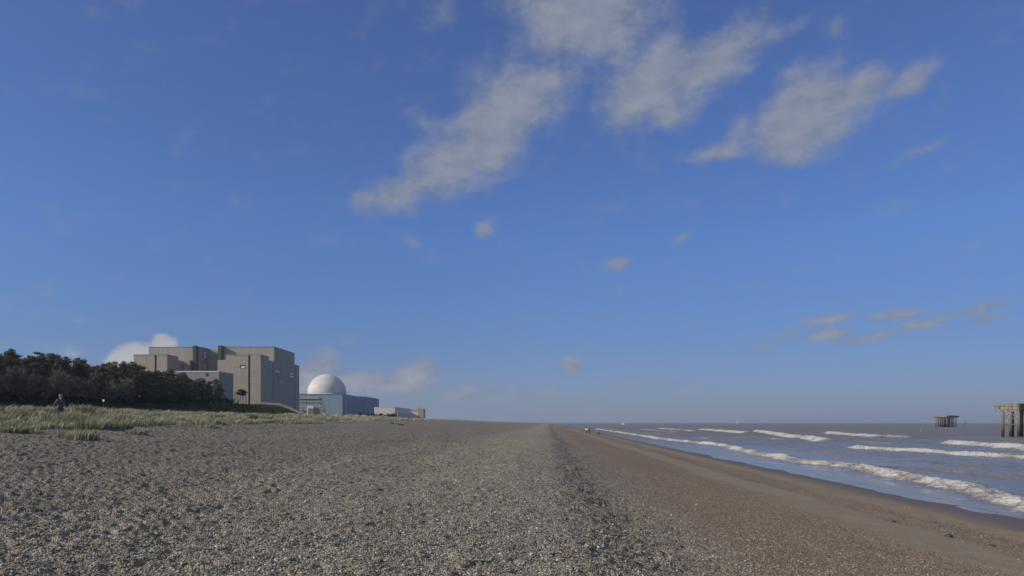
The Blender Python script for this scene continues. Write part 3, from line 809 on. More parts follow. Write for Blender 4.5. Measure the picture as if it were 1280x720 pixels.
MB().box(-188, -167.2, 555.12, 566, 3, 48.8).build('annex', M['concrete'], RB)
MB().box(-167.18, -166.8, 557.5, 558.2, 3, 29).build('downpipe', M['galv'], RB)
def side_window(x, px0, px1, py0, py1, mat, name='window', mull=0):
    # on an east-facing wall at x: photo pixels give depth
    Ya, Yb = x * F / (px0 - 640), x * F / (px1 - 640)
    ym = .5 * (Ya + Yb)
    za, zb = EYE + (HOR - py1) / F * ym, EYE + (HOR - py0) / F * ym
    o = MB().box(x + .003, x + .12, Ya, Yb, za, zb).build(name, mat, RB)
    return o
for a in ((344.6, 349.2, 463.6, 465.2), (362.3, 366.6, 466.6, 468.3), (362.3, 366.6, 469.9, 471.6)):
    side_window(-167.6, *a, M['louvre'], 'louvre')
for a in ((345.2, 348.8, 468.4, 474.6), (363, 366.2, 473.2, 477.6)):
    side_window(-167.6, *a, M['turbine'], 'vent_panel')
for a in ((351.2, 352.7, 469.8, 474.6), (355.2, 356.7, 470.4, 475), (359, 360.6, 470.8, 475.2)):
    w = side_window(-167.6, *a, M['turbine'])
for a in ((350.9, 351.9, 476.4, 478),):
    side_window(-167.6, *a, M['louvre'], 'vent')
for a in ((255.4, 257.2, 440.4, 442.6), (255.4, 257.2, 444, 447.4), (255.4, 257.2, 456, 461.5)):
    side_window(-219.3, *a, M['louvre'])
wf = MB().box(-181.5, -178.0, 479.86, 479.99, 40.4, 42.4)
wf.build('window', M['glass'], towR)
MB().box(-180.4, -178.1, 479.7, 479.85, 40.5, 41.6).build('louvre', M['whitepaint'], towR)
for k in range(7):   # faint strip glazing low on the tower
    x = -188.5 + k * 1.75
    MB().box(x, x + .7, 479.9, 479.99, 14, 24).build('strip_window', M['roof'], towR)

TH = building('turbine_hall', (-205, 440, 6), 'pale grey flat-roofed hall rising behind the pines in front of the brown towers')
th = MB().box(-240, -175.1, 430, 452.4, 3, 34.2).build('wall', M['turbine'], TH)
MB().box(-240.2, -174.9, 429.8, 452.5, 34.202, 34.95).build('roof_edge', M['trim'], TH)
MB().box(-182.9, -181.3, 429.85, 429.99, 32.0, 33.5).build('vent', M['darkplastic'], TH)

# low wall, stairs and ramps in the gap of the bank
def wall_poly(pts, D_, th, label, name='retaining_wall'):
    P = [W(px, py, D_) for px, py in pts]
    r = MB().poly(P, (0, th, 0)).build(name, M['wall'], None)
    tag(r, label, 'wall'); return r
wall_poly([(318, 505.4), (318, 502.6), (350, 504.2), (364, 509.5), (381, 517.8), (381, 524), (350, 524), (318, 524)], 303, 1.2, 'long pale concrete wall sloping down to the right at the end of the grass bank')
RP = empty('concrete_ramp', W(395, 521, 322)); tag(RP, 'pale concrete ramp with white end face in the gap in front of the blue hall', 'ramp')
MB().poly([W(392.2, 522, 322), W(392.2, 508.2, 322), W(397, 510.2, 322), W(408, 517.4, 322), W(409, 522, 322)], (0, 1.4, 0)).build('side_wall', M['wall'], RP)
MB().poly([W(383.4, 522, 321), W(383.4, 507.4, 321), W(391.9, 507, 321), W(391.9, 522, 321)], (0, 1.6, 0)).build('end_face', M['white'], RP)
for px in (385, 387.2, 389.4, 391.2):
    MB().poly([W(px, 520, 320.8), W(px, 510.2, 320.8), W(px + .7, 510.2, 320.8), W(px + .7, 520, 320.8)], (0, .17, 0)).build('post', M['roof'], RP)
GF = empty('chain_fence', W(335, 503, 300)); tag(GF, 'thin grey mesh fence along the top of the pale concrete wall', 'fence')
for k in range(9):
    px = 316 + k * 5.4; p = W(px, 504 + .06 * max(0, px - 340), 301.5); MB().tube([p - Vector((0, 0, .6)), p + Vector((0, 0, 1.5))], .05, 5).build('post', M['steel'], GF)
rl = MB()
for dz in (.5, 1.0, 1.45):
    rl.tube([W(px, 504 + .06 * max(0, px - 340), 301.5) + Vector((0, 0, dz)) for px in (316, 340, 359.2)], .025, 4)
rl.build('wire', M['steel'], GF)

# ------------------------------------------------------------------ dome, blue hall, gantry, small buildings
DM = building('reactor_dome', (-221, 860, 6), 'large white hemispherical reactor dome rising above the blue hall')
MB().tube([(-221, 860, 4), (-221, 860, 39.2)], 22.4, 64).build('drum', M['dome'], DM, True)
me = bpy.data.meshes.new('dome'); bm = bmesh.new()
bmesh.ops.create_uvsphere(bm, u_segments=64, v_segments=40, radius=22.6)
bmesh.ops.delete(bm, geom=[v for v in bm.verts if v.co.z < -.5], context='VERTS'); bm.to_mesh(me); bm.free()
me.polygons.foreach_set('use_smooth', np.ones(len(me.polygons), bool))
o = link('dome', me, M['dome'], DM); o.location = (0, 0, 39.2 - 6)
BH = building('blue_hall', (-190, 700, 6), 'long flat-roofed blue clad hall below the white dome')
MB().box(-236, -164.9, 700, 760, 3, 31.2).build('front_block', M['blue'], BH)
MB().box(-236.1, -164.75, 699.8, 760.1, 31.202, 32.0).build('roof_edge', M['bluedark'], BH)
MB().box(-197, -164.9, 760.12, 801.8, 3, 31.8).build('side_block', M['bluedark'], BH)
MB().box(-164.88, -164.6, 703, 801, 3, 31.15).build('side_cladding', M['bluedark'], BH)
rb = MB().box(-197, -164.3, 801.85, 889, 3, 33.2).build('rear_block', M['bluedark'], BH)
for y in (708, 748, 776):
    MB().tube([(-164.2, y, 4), (-164.2, y, 26)], .45 if y == 708 else .25, 8).build('downpipe', M['galv'], BH)
GT = empty('steel_gantry', (-168, 605, 6)); tag(GT, 'open grey steel framed plant with stacked decks between station and blue hall', 'gantry')
for k in range(8):
    x = -177 + k * 2.6
    for y in (600, 610):
        MB().box(x - .18, x + .18, y - .18, y + .18, 3, 24 if k < 7 else 16).build('column', M['galv'] if y == 600 else M['steel'], GT)
for z, x1, mt in ((10.5, -156, 'galv'), (13.6, -157.6, 'steel'), (17.2, -158.6, 'galv'), (20.2, -160.4, 'steel'), (22.9, -160.4, 'steeldk')):
    MB().box(-178, x1, 599.5, 610.6, z, z + .55).build('deck', M[mt], GT)
MB().box(-178, -160.6, 599.4, 610.7, 24, 25).build('roof', M['galv'], GT)
MB().box(-174, -164, 602, 609, 3, 13.5).build('tank_house', M['steel'], GT)
for i, (xa, xb) in enumerate(((-177, -171.8), (-166.6, -161.4))):
    MB().tube([(xa, 599.6, 10.5), (xb, 599.6, 22.8)], .14, 5).build('brace', M['galv'], GT)
SB = building('low_white_building', (-115, 690, 6), 'long low white flat-roofed building right of the blue hall')
MB().box(-124.4, -105.7, 650, 755, 3, 17.7).build('wall', M['white'], SB)
MB().box(-124.55, -105.55, 649.85, 755.1, 17.702, 18.1).build('roof_edge', M['trim'], SB)
MB().box(-105.68, -105.5, 655, 750, 12.8, 14.4).build('window', M['glass'], SB)
PH = building('pump_house', (-93, 705, 6), 'small tan building with two thin stacks at the end of the dunes')
MB().box(-99.2, -91.6, 700, 712, 3, 15.2).build('wall', M['white'], PH)
MB().box(-99.4, -91.5, 699.8, 712, 15.202, 16.6).build('roof', M['tan'], PH)
MB().box(-91.4, -86, 699, 713, 3, 17.4).build('side_wing', M['tan'], PH)
MB().tube([(-91.8, 704, 16), (-91.8, 704, 21.9)], [.42, .36], 8).build('stack', M['tan'], PH)
MB().tube([(-89.3, 704, 17), (-89.3, 704, 21.4)], [.42, .36], 8).build('stack', M['tan'], PH)
p = W(497.2, 521, 300); pst = MB()
pst.tube([(p.x, 300, gz(p.x, 300) - .2), (p.x, 300, W(0, 513.6, 300).z)], .22, 7)
MPost = pst.build('marker_post', M['wall']); tag(MPost, 'short pale marker post standing on the dune grass below the white building', 'post')
r = empty('marker_sign', (0, 0, 0)); p = W(129.6, 500, 118); g = gz(p.x, 118); r.location = (p.x, 118, g)
MB().tube([(0, 0, -.2), (0, 0, p.z - g)], .05, 6).build('post', M['timber'], r, world=False)
MB().box(-.16, .16, -.09, -.06, p.z - g - .22, p.z - g + .1).build('plate', M['whitepaint'], r, world=False)
tag(r, 'tiny white marker plate on a post in front of the dark pines', 'sign')

# ------------------------------------------------------------------ sea platforms
def pile_mat():
    m, t, b, co = new_mat('pile_concrete')
    z = t.node('ShaderNodeSeparateXYZ', ins={0: co}).outputs[2]
    n = t.noise(co, 2.2, 5)
    zz = t.math('ADD', z, t.math('MULTIPLY', t.math('SUBTRACT', n, .5), 2.2))
    c = t.ramp(t.mapr(zz, 0, 8), [(.16, (.022, .022, .018)), (.24, (.075, .06, .045)), (.42, (.125, .088, .065)), (.52, (.17, .14, .108)), (.9, (.215, .19, .155))])
    setc(t, b, c, .85, n, .6, .08); return m
M['pile'] = pile_mat()
def deckm():
    m, t, b, co = new_mat('platform_concrete')
    n = t.noise(co, .9, 6, .65); s = t.noise(t.node('ShaderNodeMapping', ins={'Vector': co, 'Scale': (1, 1, .15)}).outputs[0], 2.5, 4)
    c = t.mix(t.mapr(s, .38, .65), (.29, .255, .20), (.12, .098, .07))
    c = t.mix(t.mapr(n, .55, .7, 0, .8), c, (.09, .085, .055)); setc(t, b, c, .9, n, .5, .1); return m
M['deck'] = deckm()
def platform(corner, L1, L2, nA, zt, zb, n1, n2, over, label, pr=.45, ins=.9):
    n = Vector((math.sin(nA), math.cos(nA), 0)); e2 = -n; e1 = Vector((-e2.y, e2.x, 0))
    if e1.y < 0: e1 = -e1
    r = empty('sea_platform', (corner[0], corner[1], 0)); r.rotation_euler = (0, 0, math.atan2(e2.y, e2.x))
    # local x = e2 (along the right face), local y = e1 (along the left face)
    B = lambda m, nm, mt, par=r: m.build(nm, M[mt], par, world=False)
    B(MB().box(0, L2, 0, L1, zt - .55, zt), 'deck', 'deck')
    B(MB().box(.2, L2 - .2, .2, L1 - .2, zb, zt - .552), 'edge_beam', 'deck')
    B(MB().box(-.12, L2 * .6, -.12, L1 * .7, zt + .002, zt + .22), 'coping', 'deck')
    if over: B(MB().box(.1, 2.6, L1 + .003, L1 + over, zb + .25, zt - .3), 'overhang_beam', 'deck')
    xs = [ins + (L2 - 2 * ins) * i / (n2 - 1) for i in range(n2)]; ys = [ins * .7 + (L1 - 1.4 * ins) * j / (n1 - 1) for j in range(n1)]
    for i, x in enumerate(xs):
        B(MB().box(x - .5, x + .5, .25, L1 - .25, zb - .55, zb - .003), 'cap_beam', 'deck')
        for j, y in enumerate(ys):
            B(MB().tube([(x, y, -2), (x, y, zb - .553)], pr, 10), 'pile', 'pile')
            if j < n1 - 1:
                y2 = ys[j + 1]
                if i in (0, 2): B(MB().tube([(x, y + .2, zb - 3.4), (x, y2 - .2, zb - .7)], .12, 6), 'brace', 'pile')
                if i == 0: B(MB().tube([(x, y2 - .2, zb - 3.2), (x, y + .2, zb - .7)], .1, 6), 'brace', 'pile')
        B(MB().tube([(x, ys[0], 3.6), (x, ys[-1], 3.6)], .2, 6), 'walkway_beam', 'pile')
    for y in (ys[0], ys[-1]):
        B(MB().tube([(xs[0], y, 3.55), (xs[-1], y, 3.55)], .18, 6), 'walkway_beam', 'pile')
    tag(r, label, 'sea platform'); return r
nA = math.radians(-116)
c1 = W(1274, HOR, 206)
P1 = platform(c1, 5.6, 16, nA, 9.45, 7.9, 3, 4, 1.6, 'nearer derelict concrete platform on piles, cut off by the right edge of the photo', .42)
c2 = W(1184, HOR, 640)
P2 = platform(c2, 13.6, 17.5, nA, 10.2, 8.9, 4, 5, 0, 'smaller looking distant derelict platform on piles near the horizon', .38, 2.4)

# ------------------------------------------------------------------ odds and ends on the beach
for i, (px, py, dd) in enumerate(((490, 533.5, 140), (500, 534.6, 130))):
    x = (px - 640) / F * dd; c = empty('weed_clump', (x, dd, gz(x, dd)))
    V, q, ti = leaf_cloud(np.array([(rng.normal(0, .35), rng.normal(0, .3), .08) for _ in range(9)]), rng.uniform(.2, .4, 9), 50, .2, .45)
    link('fronds', cloud_mesh('fronds', V, q, ti), M['hedge'], c); c.scale = (.6, .5, .45)
    tag(c, ('small dark weed clump on the shingle below the low white building, farther of two', 'small dark weed clump on the shingle below the low white building, nearer of two')[i], 'weed clump')
def stone(px, dd, s, label):
    x = (px - 640) / F * dd
    me = bpy.data.meshes.new('stone'); bm = bmesh.new(); bmesh.ops.create_icosphere(bm, subdivisions=3, radius=s)
    o1 = Vector((px, dd, 0))
    from mathutils import noise as mn
    for v in bm.verts:
        v.co *= 1 + .35 * mn.noise(v.co / s * 1.3 + o1); v.co.z *= .6
    bm.to_mesh(me); bm.free(); me.polygons.foreach_set('use_smooth', np.ones(len(me.polygons), bool))
    o = link('stone', me, M['darkstone']); o.location = (x, dd, gz(x, dd) + s * .2); tag(o, label, 'stone', 'dark stones on the sand')
M['darkstone'] = simple('wet_flint', (.05, .045, .04), .45, .3, 12.)
stone(1186, 20.5, .11, 'dark stone lying alone on the bare sand strip, largest of those near the right edge')
stone(1240, 19.6, .07, 'small dark stone on the sand strip nearest the right edge')
stone(1117, 23.5, .075, 'small dark stone on the sand strip left of the largest one')
# ------------------------------------------------------------------ buoys, boats, birds
def buoy(p, h, label, mat, name='beacon', cat='beacon'):
    r = empty(name, (p.x, p.y, 0))
    MB().tube([(0, 0, -.5), (0, 0, h * .12), (0, 0, h * .16)], [h * .24, h * .24, h * .1], 12).build('float', mat, r, True, world=False)
    MB().tube([(0, 0, h * .1), (0, 0, h * .85)], h * .05, 6).build('mast', mat, r, world=False)
    MB().tube([(0, 0, h * .75), (0, 0, h)], [h * .16, .02], 8).build('topmark', mat, r, world=False)
    tag(r, label, cat); return r
buoy(W(1205.8, 530, 1300), 6.4, 'small dark beacon in the sea right of the distant platform', M['darkplastic'])
r = empty('motor_boat', (W(778.5, 531, 1350).x, 1350, 0))
MB().poly([(-3, 0, .2), (3.2, 0, .2), (4, 0, 1.7), (-3.1, 0, 1.4)], (0, 2.2, 0)).build('hull', M['whitepaint'], r, world=False)
MB().poly([(-1.6, .3, 1.5), (1.6, .3, 1.55), (1.0, .3, 3.1), (-1.3, .3, 3.1)], (0, 1.6, 0)).build('cabin', M['whitepaint'], r, world=False)
tag(r, 'tiny white boat near the horizon beyond the two beach walkers', 'boat')
r = empty('sailing_boat', (W(921.4, 528, 3000).x, 3000, 0))
MB().poly([(-4, 0, .2), (4, 0, .2), (5, 0, 1.6), (-4.4, 0, 1.3)], (0, 2.6, 0)).build('hull', M['whitepaint'], r, world=False)
MB().tube([(0, 1.3, 1), (0, 1.3, 11.5)], .15, 6).build('mast', M['galv'], r, world=False)
MB().poly([(.2, 1.25, 2), (.2, 1.25, 11), (-3.6, 1.25, 2)], (0, .1, 0)).build('sail', M['whitepaint'], r, world=False)
MB().poly([(.5, 1.25, 2), (.5, 1.25, 9.5), (4.2, 1.25, 2)], (0, .1, 0)).build('sail', M['whitepaint'], r, world=False)
tag(r, 'tiny white sail on the horizon above the breaking waves', 'boat')
def gull(p, up, rz, label, s=.62):
    r = empty('gull', p, rz)
    MB().tube([(-.24 * s, 0, 0), (-.14 * s, 0, .01), (0, 0, 0), (.14 * s, 0, .015), (.2 * s, 0, .04), (.25 * s, 0, .04), (.3 * s, 0, .03)], [.015 * s, .05 * s, .075 * s, .06 * s, .045 * s, .04 * s, .008 * s], 8).build('body', M['whitepaint'], r, True, world=False)
    for sy in (1, -1):
        m = MB(); m.v = [(-.07 * s, .04 * sy * s, .02), (.11 * s, .04 * sy * s, .02), (.13 * s, .35 * sy * s, up * .22 * s), (-.03 * s, .36 * sy * s, up * .22 * s), (-.02 * s, .72 * sy * s, up * .2 * s),
                         (-.07 * s, .04 * sy * s, .0), (.11 * s, .04 * sy * s, .0), (.13 * s, .35 * sy * s, up * .22 * s - .012), (-.03 * s, .36 * sy * s, up * .22 * s - .012)]
        m.f = [(0, 1, 2, 3), (3, 2, 4), (5, 8, 7, 6), (8, 4, 7), (0, 5, 6, 1), (1, 6, 7, 2), (2, 7, 4), (3, 8, 5, 0), (4, 8, 3)]
        m.build('wing', M['whitepaint'], r, world=False)
    tag(r, label, 'bird', 'gulls over the sea'); return r
gull(W(1123.8, 501, 160), 1.2, .5, 'white gull flying above the horizon left of the distant platform')
gull(W(1150.8, 538.4, 230), 1.4, 2.2, 'pale gull skimming the water left of the distant platform')
gull(W(1230, 531.2, 260), .8, 1.1, 'white gull low over the sea between the two platforms')

# ------------------------------------------------------------------ people
def skin_mesh(name, joints, edges, mat, parent, sub=2):
    me = bpy.data.meshes.new(name + '_cage'); me.from_pydata([j[0] for j in joints], edges, []); me.update()
    o = bpy.data.objects.new(name, me); COL.objects.link(o)
    bm = bmesh.new(); bm.from_mesh(me); sl = bm.verts.layers.skin.verify()
    for v, j in zip(bm.verts, joints):
        rr = j[1] if hasattr(j[1], '__len__') else (j[1], j[1])
        v[sl].radius = rr; v[sl].use_root = (v.index == 0)
    bm.to_mesh(me); bm.free()
    s = o.modifiers.new('skin', 'SKIN'); s.use_smooth_shade = True
    if sub: o.modifiers.new('sub', 'SUBSURF').levels = sub
    dg = bpy.context.evaluated_depsgraph_get(); dg.update()
    me2 = bpy.data.meshes.new_from_object(o.evaluated_get(dg)); me2.name = name
    bpy.data.objects.remove(o); bpy.data.meshes.remove(me)
    me2.materials.clear(); me2.polygons.foreach_set('use_smooth', np.ones(len(me2.polygons), bool))
    return link(name, me2, mat, parent)
def lerp(a, b, t): return tuple(a[i] + (b[i] - a[i]) * t for i in range(3))
def person(loc, face, label, jacket, trousers, hair, stride=.22, arm=.3, long_hair=False, bag=None):
    """faces local +x; face = rotation about z"""
    r = empty('person', loc, face)
    skin = simple('skin', (.45, .29, .22), .5, .05)
    hip, chest, neck = (0, 0, .95), (.02, 0, 1.32), (.03, 0, 1.47)
    sh = [(.01, s * .19, 1.41) for s in (1, -1)]
    el = [(-.10 + s * arm * .45 + .05, s * .30, 1.14) for s in (1, -1)]; wr = [(-.02 + s * arm * .75, s * .34, .90) for s in (1, -1)]
    kn = [(s * stride * .55 + .05, s * .10, .50) for s in (1, -1)]; an = [(s * stride - (.06 if s < 0 else -.02), s * .10, .09) for s in (1, -1)]
    J = [(hip, (.15, .12)), ((0, 0, 1.12), (.13, .10)), (chest, (.15, .11)), (neck, .055), ((.04, 0, 1.54), .055), ((.06, 0, 1.64), (.085, .098)), ((.055, 0, 1.71), (.075, .08))]
    E = [(0, 1), (1, 2), (2, 3), (3, 4), (4, 5), (5, 6)]
    for k, s in enumerate((1, -1)):
        b = len(J); J += [(sh[k], .06), (el[k], .043), (wr[k], .03), (lerp(wr[k], (wr[k][0] + .02, wr[k][1], wr[k][2] - .09), 1), (.038, .022))]
        E += [(2, b), (b, b + 1), (b + 1, b + 2), (b + 2, b + 3)]
        h = J[-1][0]
        for q in range(4):
            fx = h[0] - .027 + .018 * q; ln = (.055, .068, .072, .062)[q]
            c = len(J); J += [((fx, h[1], h[2] - .03), .009), ((fx + .005, h[1] - s * .004, h[2] - .03 - ln * .5), .008), ((fx + .01, h[1] - s * .016, h[2] - .03 - ln), .007)]
            E += [(b + 3, c), (c, c + 1), (c + 1, c + 2)]
        c = len(J); J += [((h[0] + .04, h[1] - s * .012, h[2] + .012), .010), ((h[0] + .055, h[1] - s * .02, h[2] - .03), .008)]; E += [(b + 3, c), (c, c + 1)]
        b = len(J); J += [((0, s * .095, .86), .09), (kn[k], .06), (an[k], .04), ((an[k][0] + .14, an[k][1], .045), (.04, .03))]
        E += [(0, b), (b, b + 1), (b + 1, b + 2), (b + 2, b + 3)]
    body = skin_mesh('body', J, E, skin, r, 2)
    # face
    fm = MB()
    fm.ell((.152, 0, 1.632), (.018, .014, .026), 8, 6)
    for s in (1, -1): fm.ell((.05, s * .094, 1.635), (.018, .012, .03), 8, 6)
    fm.build('nose_and_ears', skin, body, True, world=False)
    em = MB()
    for s in (1, -1): em.ell((.135, s * .033, 1.655), (.012, .013, .008), 8, 6)
    em.build('eyes', M['darkplastic'], body, True, world=False)
    MB().ell((.138, 0, 1.585), (.010, .026, .006), 8, 6).build('mouth', simple('lips', (.3, .12, .1), .5, .05), body, True, world=False)
    # jacket
    J = [((0, 0, .80), (.19, .17)), ((0, 0, 1.08), (.18, .15)), (chest, (.175, .135)), ((.03, 0, 1.46), (.085, .08))]
    E = [(0, 1), (1, 2), (2, 3)]
    for k in range(2):
        b = len(J); J += [(sh[k], .085), (el[k], .065), (lerp(el[k], wr[k], .92), .05)]; E += [(2, b), (b, b + 1), (b + 1, b + 2)]
    skin_mesh('jacket', J, E, jacket, r, 2)
    J = [((0, 0, 1.02), (.165, .14)), ((0, 0, .9), (.175, .15))]; E = [(0, 1)]
    for k, s in enumerate((1, -1)):
        b = len(J); J += [((0, s * .1, .82), .105), (kn[k], .078), (lerp(kn[k], an[k], .93), .062)]; E += [(1, b), (b, b + 1), (b + 1, b + 2)]
    skin_mesh('trousers', J, E, trousers, r, 2)
    hm = MB().ell((.03, 0, 1.70), (.108, .108, .085), 14, 10).ell((-.015, 0, 1.64), (.085, .1, .1), 14, 10)
    if long_hair: hm.ell((-.05, 0, 1.53), (.06, .09, .12), 12, 8)
    hm.build('hair', hair, r, True, world=False)
    for k in range(2):
        MB().ell((an[k][0] + .05, an[k][1], .05), (.14, .055, .055), 12, 8).build('shoe', M['darkplastic'], r, True, world=False)
    if bag is not None:
        MB().ell((-.2, 0, 1.2), (.1, .15, .2), 12, 10).build('backpack', bag, r, True, world=False)
    tag(r, label, 'person'); return r
fab = lambda n, c: simple(n, c, .85, .12, 8.)
for wd_ in np.arange(44, 95, .5):
    z = gz((75.5 - 640) / F * wd_, wd_)
    if z + 1.74 < W(0, 492.6, wd_).z: break
wx = (75.5 - 640) / F * wd_
print('walker', wd_, z); person((wx, wd_, z), math.radians(-12), 'walker in grey jacket and dark trousers wading through the dune grass', fab('grey_jacket', (.105, .105, .115)), fab('black_trousers', (.012, .012, .015)), fab('grey_hair', (.24, .225, .21)), .26, .2)
hx = W(733, 536, 215).x
person((hx, 215, gz(hx, 215)), math.radians(100), 'distant walker in a white top on the beach near the waterline', fab('white_top', (.8, .78, .76)), fab('dark_blue_trousers', (.05, .05, .07)), fab('brown_hair', (.05, .035, .025)), .2, .2)
hx = W(736.8, 536, 216).x
person((hx, 216, gz(hx, 216)), math.radians(80), 'distant walker in dark clothes beside the one in white', fab('dark_green_coat', (.04, .05, .045)), fab('grey_trousers', (.035, .035, .04)), fab('dark_hair', (.03, .025, .02)), .2, .2)
# dog
hx = W(748, 540, 205).x
dg_ = empty('dog', (hx, 205, gz(hx, 205)), math.radians(40))
J = [((-.28, 0, .50), (.10, .11)), ((0, 0, .50), (.10, .12)), ((.24, 0, .52), (.13, .15)), ((.40, 0, .66), .075), ((.47, 0, .76), .07), ((.56, 0, .75), .055), ((.67, 0, .72), .035),
     ((-.40, 0, .58), .03), ((-.55, 0, .70), .02)]
E = [(0, 1), (1, 2), (2, 3), (3, 4), (4, 5), (5, 6), (0, 7), (7, 8)]
for s in (1, -1):
    b = len(J); J += [((.26, s * .08, .40), .055), ((.24 + .04 * s, s * .08, .2), .032), ((.26 + .06 * s, s * .08, .03), .03)]; E += [(2, b), (b, b + 1), (b + 1, b + 2)]
    b = len(J); J += [((-.26, s * .08, .38), .065), ((-.24 - .03 * s, s * .08, .26), .04), ((-.36 - .03 * s, s * .08, .17), .026), ((-.34 - .05 * s, s * .08, .03), .03)]; E += [(0, b), (b, b + 1), (b + 1, b + 2), (b + 2, b + 3)]
    b = len(J); J += [((.46, s * .06, .82), .02), ((.44, s * .08, .74), .018)]; E += [(4, b), (b, b + 1)]
skin_mesh('body', J, E, simple('dark_fur', (.025, .02, .018), .9, .3, 10), dg_, 1)
tag(dg_, 'dark dog standing on the beach near the two distant walkers', 'dog')

# ------------------------------------------------------------------ sea air
hz_ = MB().box(-10600, 13900, -300, 9800, -8, 90).build('haze', None)
hm = bpy.data.materials.new('sea_haze'); hm.use_nodes = True; ht = NT(hm.node_tree); ht.n.clear()
ho = ht.node('ShaderNodeOutputMaterial'); hv = ht.node('ShaderNodeVolumePrincipled', ins={'Color': (.70, .83, 1.0, 1), 'Density': .00013, 'Anisotropy': .2})
ht.l.new(hv.outputs[0], ho.inputs['Volume']); hz_.data.materials.append(hm)
tag(hz_, 'thin pale haze over the shore and sea', 'haze', kind='stuff')
# ------------------------------------------------------------------ sun, sky, camera
SUN_AZ, SUN_EL = math.radians(-112), math.radians(26)
sd_ = Vector((math.sin(SUN_AZ) * math.cos(SUN_EL), math.cos(SUN_AZ) * math.cos(SUN_EL), math.sin(SUN_EL)))
sl = bpy.data.lights.new('sun', 'SUN'); sl.energy = 4.9; sl.angle = math.radians(.5); sl.color = (1., .925, .83)
so = bpy.data.objects.new('sun', sl); COL.objects.link(so); so.rotation_euler = (-sd_).to_track_quat('-Z', 'Y').to_euler(); so.location = (-60, -40, 60)

wd = bpy.data.worlds.new('World'); scene.world = wd; wd.use_nodes = True
t = NT(wd.node_tree); t.n.clear()
out = t.node('ShaderNodeOutputWorld')
sky = t.node('ShaderNodeTexSky', sky_type='NISHITA', sun_disc=False, sun_elevation=SUN_EL, sun_rotation=SUN_AZ, altitude=0., air_density=1.0, dust_density=.35, ozone_density=2.2)
SKY_S = .1
gen = t.node('ShaderNodeTexCoord').outputs['Generated']
dirn = t.node('ShaderNodeVectorMath', operation='NORMALIZE', ins={0: gen}).outputs[0]
sp = t.node('ShaderNodeSeparateXYZ', ins={0: dirn})
az = t.math('ARCTAN2', sp.outputs[0], sp.outputs[1]); el = t.math('ARCSINE', sp.outputs[2])
ae = t.node('ShaderNodeCombineXYZ', ins={0: az, 1: el, 2: 0.}).outputs[0]
# clear winter air: deeper blue aloft, less yellow at the horizon
tint = t.ramp(t.mapr(el, 0., .55), [(0., (.48, .585, 1.13)), (.19, (.535, .69, 1.15)), (.45, (.70, .915, 1.47)), (.95, (.86, 1.0, 1.5))])
hs = t.mix(1., sky.outputs[0], tint, 'MULTIPLY')
hs = t.mix(t.mapr(az, .05, .7, 0., 1.), hs, t.mix(1., hs, t.mix(t.mapr(el, .02, .4), (.74, .74, .74), (.92, .92, .92)), 'MULTIPLY'))
